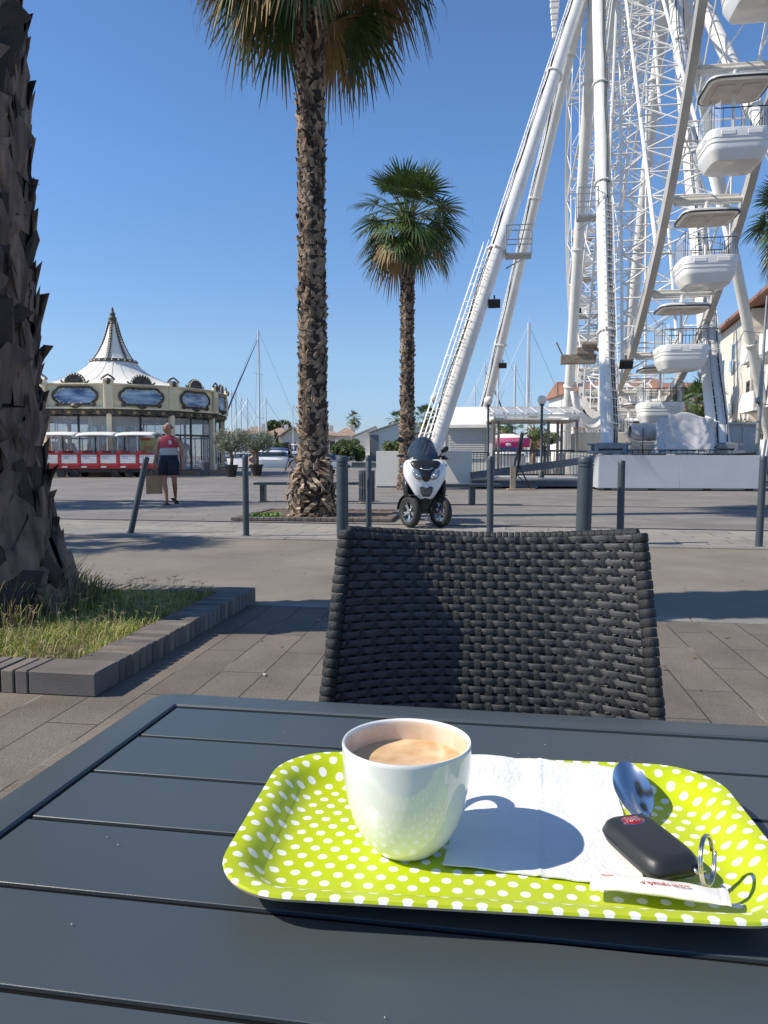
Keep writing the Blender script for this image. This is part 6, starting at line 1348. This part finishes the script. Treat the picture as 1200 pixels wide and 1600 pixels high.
# ================================================================ FAR BANK HOUSES AND TREES
M_tile = mat('roof_tile', (.30, .20, .15), .8, var=.25, scale=1.2, col2=(.38, .27, .2)); M_wallc = mat('render_cream', (.56, .52, .45), .8, var=.06, scale=.6); M_wallw = mat('render_white', (.66, .65, .61), .8, var=.05, scale=.5, dirt=.08)
def house(label, px0, px1, D, ywall, yroof, m=None, hip=True, depth=9, wins=3, roof=None, gable=False, rz=0):
    x0, x1 = PX(px0, D), PX(px1, D); zw = ZY(ywall, D); zr = ZY(yroof, D); w_ = x1-x0
    t = thing('house', label, 'house', ((x0+x1)/2, D, 0), R_(rz), 'low houses across the water'); m = m or M_wallc
    b = MB(); b.bb(-w_/2, 0, 0, w_/2, depth, zw)
    if gable: b.prism([(-w_/2, zw), (w_/2, zw), (0, zr-.1)], 0, depth)
    b.build('wall', m, t); b = MB(); e = .5
    if gable:
        th = .22
        for s in (-1, 1): b.add([(s*(w_/2+e), -e, zw-.15), (0, -e, zr), (0, depth+e, zr), (s*(w_/2+e), depth+e, zw-.15), (s*(w_/2+e), -e, zw-.15+th), (0, -e, zr+th), (0, depth+e, zr+th), (s*(w_/2+e), depth+e, zw-.15+th)], [(0, 1, 5, 4), (4, 5, 6, 7), (3, 2, 1, 0), (2, 3, 7, 6), (3, 0, 4, 7)])
    else:
        h = min(depth/2, w_/2)*.8 if hip else .01
        b.add([(-w_/2-e, -e, zw), (w_/2+e, -e, zw), (w_/2+e, depth+e, zw), (-w_/2-e, depth+e, zw), (-w_/2+h, depth/2, zr), (w_/2-h, depth/2, zr)], [(0, 1, 5, 4), (1, 2, 5), (2, 3, 4, 5), (3, 0, 4), (3, 2, 1, 0)])
    rf = b.build('roof', roof or M_tile, t)
    if not gable or wins:
        b = MB(); b.bb(w_*.2, depth*.4, zw, w_*.2+.7, depth*.4+.7, zr+.5); b.build('chimney', m, rf)
    for i in range(wins):
        x = -w_/2+w_*(i+.5)/wins; b = MB(); b.bb(x-.55, -.06, zw*.35, x+.55, -.005, zw*.8); wi = b.build('window', M_white, t); b = MB(); b.bb(x-.47, -.075, zw*.35+.08, x+.47, -.065, zw*.8-.08); b.build('pane', M_dglass, wi)
for a in [('long low house with a brown roof behind the first masts', 338, 372, 135, 682, 672), ('low house with a red brown roof behind the tallest mast', 370, 420, 142, 678, 665, M_wallw), ('brown roofed house left of the dark cypress', 415, 450, 128, 680, 667, M_wallw),
          ('house with a wide brown gable facing the water left of the tall palm', 440, 474, 124, 682, 668, None, True, 9, 2, None, True), ('long brown roofed house behind the tall palm trunk', 470, 530, 132, 680, 668), ('brown roofed house just right of the tall palm trunk', 524, 556, 128, 681, 667)]: house(*a)
def shed(label, px0, px1, D, yw, yr, m, depth=14, ridge=.5):
    x0, x1 = PX(px0, D), PX(px1, D); w_ = x1-x0; zw = ZY(yw, D); zr = ZY(yr, D); t = thing('shed', label, 'shed', ((x0+x1)/2, D, 0), 0, 'grey sheds across the water')
    b = MB(); b.prism([(-w_/2, 0), (w_/2, 0), (w_/2, zw), (-w_/2+w_*ridge, zr), (-w_/2, zw)], 0, depth); b.build('wall', m, t)
    b = MB(); xr = -w_/2+w_*ridge
    for xa, xb in ((-w_/2-.3, xr), (w_/2+.3, xr)): b.add([(xa, -.3, zw), (xb, -.3, zr+.02), (xb, depth, zr+.02), (xa, depth, zw), (xa, -.3, zw+.18), (xb, -.3, zr+.2), (xb, depth, zr+.2), (xa, depth, zw+.18)], [(0, 1, 5, 4), (4, 5, 6, 7), (3, 2, 1, 0), (3, 0, 4, 7)])
    b.build('roof', mat('shed_roof', (.42, .40, .37), .7, var=.1), t)
    b = MB(); b.bb(-w_/2-.02, -.05, 0, -w_/2+w_*.12, -.003, zw*.95); b.build('dark_opening', mat('shade_grey', (.16, .17, .18), .8), t)
shed('small grey shed with a flat gable between the brown roofs and the big gable', 550, 592, 112, 684, 667, M_wallw, 14, .9); shed('big pale gable shed behind the small palm trunk', 578, 692, 103, 677, 657, M_wallw); shed('low pale shed with a ribbed roof left of the kiosk', 643, 705, 62, 682, 668, M_kio)
def bush(name, label, px0, px1, D, y0, y1, n, seed, m=M_hedge, ry=1.2, cat='bush', trunk_=False, s=.16):
    x0, x1 = PX(px0, D), PX(px1, D); z0, z1 = ZY(y1, D), ZY(y0, D); t = thing(name, label, cat, ((x0+x1)/2, D, 0)); w_ = x1-x0; b = MB()
    k = max(2, int(w_/max(.5, (z1-z0)*(.4 if name == 'hedge' else .7))))
    r_ = random.Random(seed)
    for i in range(k): leafcloud(b, (-w_/2+w_*(i+.5)/k, r_.uniform(-.3, .3)*ry, (z0+z1)/2+r_.uniform(-.1, .1)*(z1-z0)), (w_/k*.75, ry, (z1-z0)/2*r_.uniform(.85, 1.1)), n//k, s, seed+i, holes=.35)
    b.build('foliage', m, t)
    if name == 'hedge': return
    b = MB(); b.path([(0, 0, 0), (.1, 0, max(.3, z0*.6)), (0, 0, (z0+z1)/2)], [.14, .12, .06], n=6)
    for q in range(3): b.path([(0, 0, max(.2, z0*.6)), (math.cos(q*2)*w_*.2, 0, (z0+z1)/2)], [.07, .03], n=5)
    b.build('trunk', M_olb, t)
bush('round_tree', 'round green tree standing above the low roofs left of the tall palm', 418, 452, 150, 658, 676, 2600, 5, ry=2, cat='tree', s=.32)
bush('hedge', 'dark clipped hedge on the far bank between palm and sheds', 519, 568, 99, 694, 722, 7000, 6, s=.17); bush('bush', 'bright green bush at the corner of the white hoarding', 600, 624, 60, 688, 708, 1600, 7, s=.12); bush('bush', 'low bush on the far bank behind the walking woman', 426, 444, 120, 690, 702, 900, 9, s=.2)
bush('bush', 'pale green bush behind the hedge right of the tall palm', 530, 560, 102, 686, 697, 900, 12, s=.18); bush('round_tree', 'round dark green tree seen under the pergola', 776, 800, 101, 666, 690, 2200, 10, ry=1.6, cat='tree', s=.2); bush('bush', 'dark shrubs under the right part of the pergola', 828, 872, 66, 672, 694, 2000, 13, s=.14)
bush('cypress', 'narrow dark cypress beside the brown gabled house', 429, 434, 122, 672, 702, 700, 14, ry=.4, cat='tree', s=.16); bush('hedge', 'low green planting at the foot of the apartment block', 1130, 1215, 46, 655, 690, 3000, 15, s=.1)
# ================================================================ APARTMENT BLOCKS AT RIGHT
M_apt = mat('apartment_render', (.72, .66, .56), .8, var=.04, scale=.5, dirt=.06); M_aptw = mat('apartment_white', (.76, .75, .72), .8, var=.03, scale=.5, dirt=.05); M_redb = mat('red_band', (.48, .12, .10), .7, var=.1)
p0 = Vector((PX(1122, 62, 5), 62, 0)); p1 = Vector((PX(1172, 51, 5), 51, 0)); dv = p1-p0; Lw = dv.length; az = math.atan2(dv.y, dv.x); zt_ = ZY(521, 62)-.1
ap = thing('apartment_building', 'cream three storey apartment block with a tiled roof at the right edge', 'building', p0, az)
DP = 12   # building lies on the left hand (behind) of the facade direction
b = MB(); b.bb(0, 0, 0, Lw, DP, zt_); b.build('wall', M_apt, ap)
b = MB(); b.bb(Lw+.002, .9, 0, Lw+22, DP, zt_-.4); b.build('white_wing', M_aptw, ap)
b = MB(); b.add([(-.5, -.6, zt_), (Lw+22, -.6, zt_), (Lw+22, DP, zt_+2.2), (-.5, DP, zt_+2.2), (-.5, -.6, zt_+.22), (Lw+22, -.6, zt_+.22), (Lw+22, DP, zt_+2.42), (-.5, DP, zt_+2.42)], [(0, 1, 5, 4), (4, 5, 6, 7), (3, 2, 1, 0), (3, 0, 4, 7)]); b.build('roof', mat('roof_red_tile', (.30, .15, .10), .8, var=.2, scale=1.5), ap)
for fl, z in enumerate((1.0, 4.0, 7.1)):
    for i, x in enumerate((1.6, Lw*.5, Lw*.5+5.2)):
        wv = (1.7, 1.25, 1.25)[i]; b = MB(); b.bb(x-wv/2, -.05, z, x+wv/2, .02, z+(1.4 if i == 0 else 2.1)); wi = b.build('window', M_white, ap)
        b = MB(); b.bb(x-wv/2+.1, -.07, z+.1+(.8 if i else 0), x+wv/2-.1, -.055, z+(1.3 if i == 0 else 2.0)); b.build('pane', M_dglass if i != 1 or fl != 1 else M_wallw, wi)
        if i: b = MB(); b.bb(x-wv/2-.1, -.2, z, x+wv/2+.1, -.16, z+.85); b.build('balcony_glass', mat('balcony_panel', (.45, .52, .55), .15, var=.1), wi)
    for i in range(4):
        x = Lw+1.2+i*5; b = MB(); b.bb(x, -.9, z-.25, x+4.0, .88, z-.05); b.bb(x, -.9, z-.05, x+4.0, -.82, z+.95, bev=.01); b.build('balcony', M_aptw, ap)
        b = MB(); b.bb(x+.6, .86, z, x+3.2, .895, z+2.2); b.build('window', M_dglass, ap)
b = MB(); b.bb(Lw-.15, -.06, 0, Lw, -.003, zt_); b.build('drain_pipe', M_aptw, ap)
b = MB(); b.bb(-.4, -1.5, 0, Lw-2, -.3, .9); b.build('garden_wall', mat('brown_render', (.42, .30, .21), .8, var=.1), ap)
def lowblock(label, px0, px1, D, ytop, mw, tile):
    x0, x1 = PX(px0, D, 4), PX(px1, D, 4); w_ = x1-x0; zt_ = ZY(ytop, D); t = thing('apartment_building', label, 'building', (x0, D, 0)); b = MB(); b.bb(0, 0, 0, w_, 10, zt_); b.build('wall', mw, t)
    b = MB(); b.add([(-.4, -.5, zt_), (w_+.4, -.5, zt_), (w_+.4, 5, zt_+1.3), (-.4, 5, zt_+1.3), (w_+.4, 10.5, zt_), (-.4, 10.5, zt_)], [(0, 1, 2, 3), (3, 2, 4, 5), (5, 4, 1, 0), (0, 3, 5), (1, 4, 2)]); b.build('roof', tile, t)
    n = max(2, int(w_/3.2)); fl = max(1, int(zt_/2.9))
    for f in range(fl):
        z = .9+f*2.85
        for i in range(n):
            x = w_*(i+.5)/n; b = MB(); b.bb(x-.8, -.05, z, x+.8, -.002, z+1.5); wi = b.build('window', M_white, t); b = MB(); b.bb(x-.7, -.07, z+.1, x+.7, -.055, z+1.4); b.build('pane', M_dglass, wi)
            if i % 2 == 0: b = MB(); b.bb(x-1.1, -.9, z-.3, x+1.1, -.06, z-.15); b.bb(x-1.1, -.9, z-.15, x+1.1, -.84, z+.6); b.build('balcony', M_aptw, t)
        b = MB(); b.bb(0, -.03, z-.45, w_, -.003, z-.25); b.build('red_band', M_redb, t)
    b = MB(); b.bb(w_*.9, -.04, 0, w_*.98, -.004, zt_); b.build('red_pilaster', M_redb, t)
lowblock('white block with red bands seen between the right strut and the gondolas', 1046, 1128, 72, 612, M_aptw, MATS['roof_red_tile'])
lowblock('white block with an orange tiled roof behind the left front strut', 962, 1040, 78, 604, M_wallw, MATS['roof_red_tile'])
lowblock('white and red block behind the far struts of the wheel', 896, 950, 66, 612, M_aptw, MATS['roof_red_tile'])
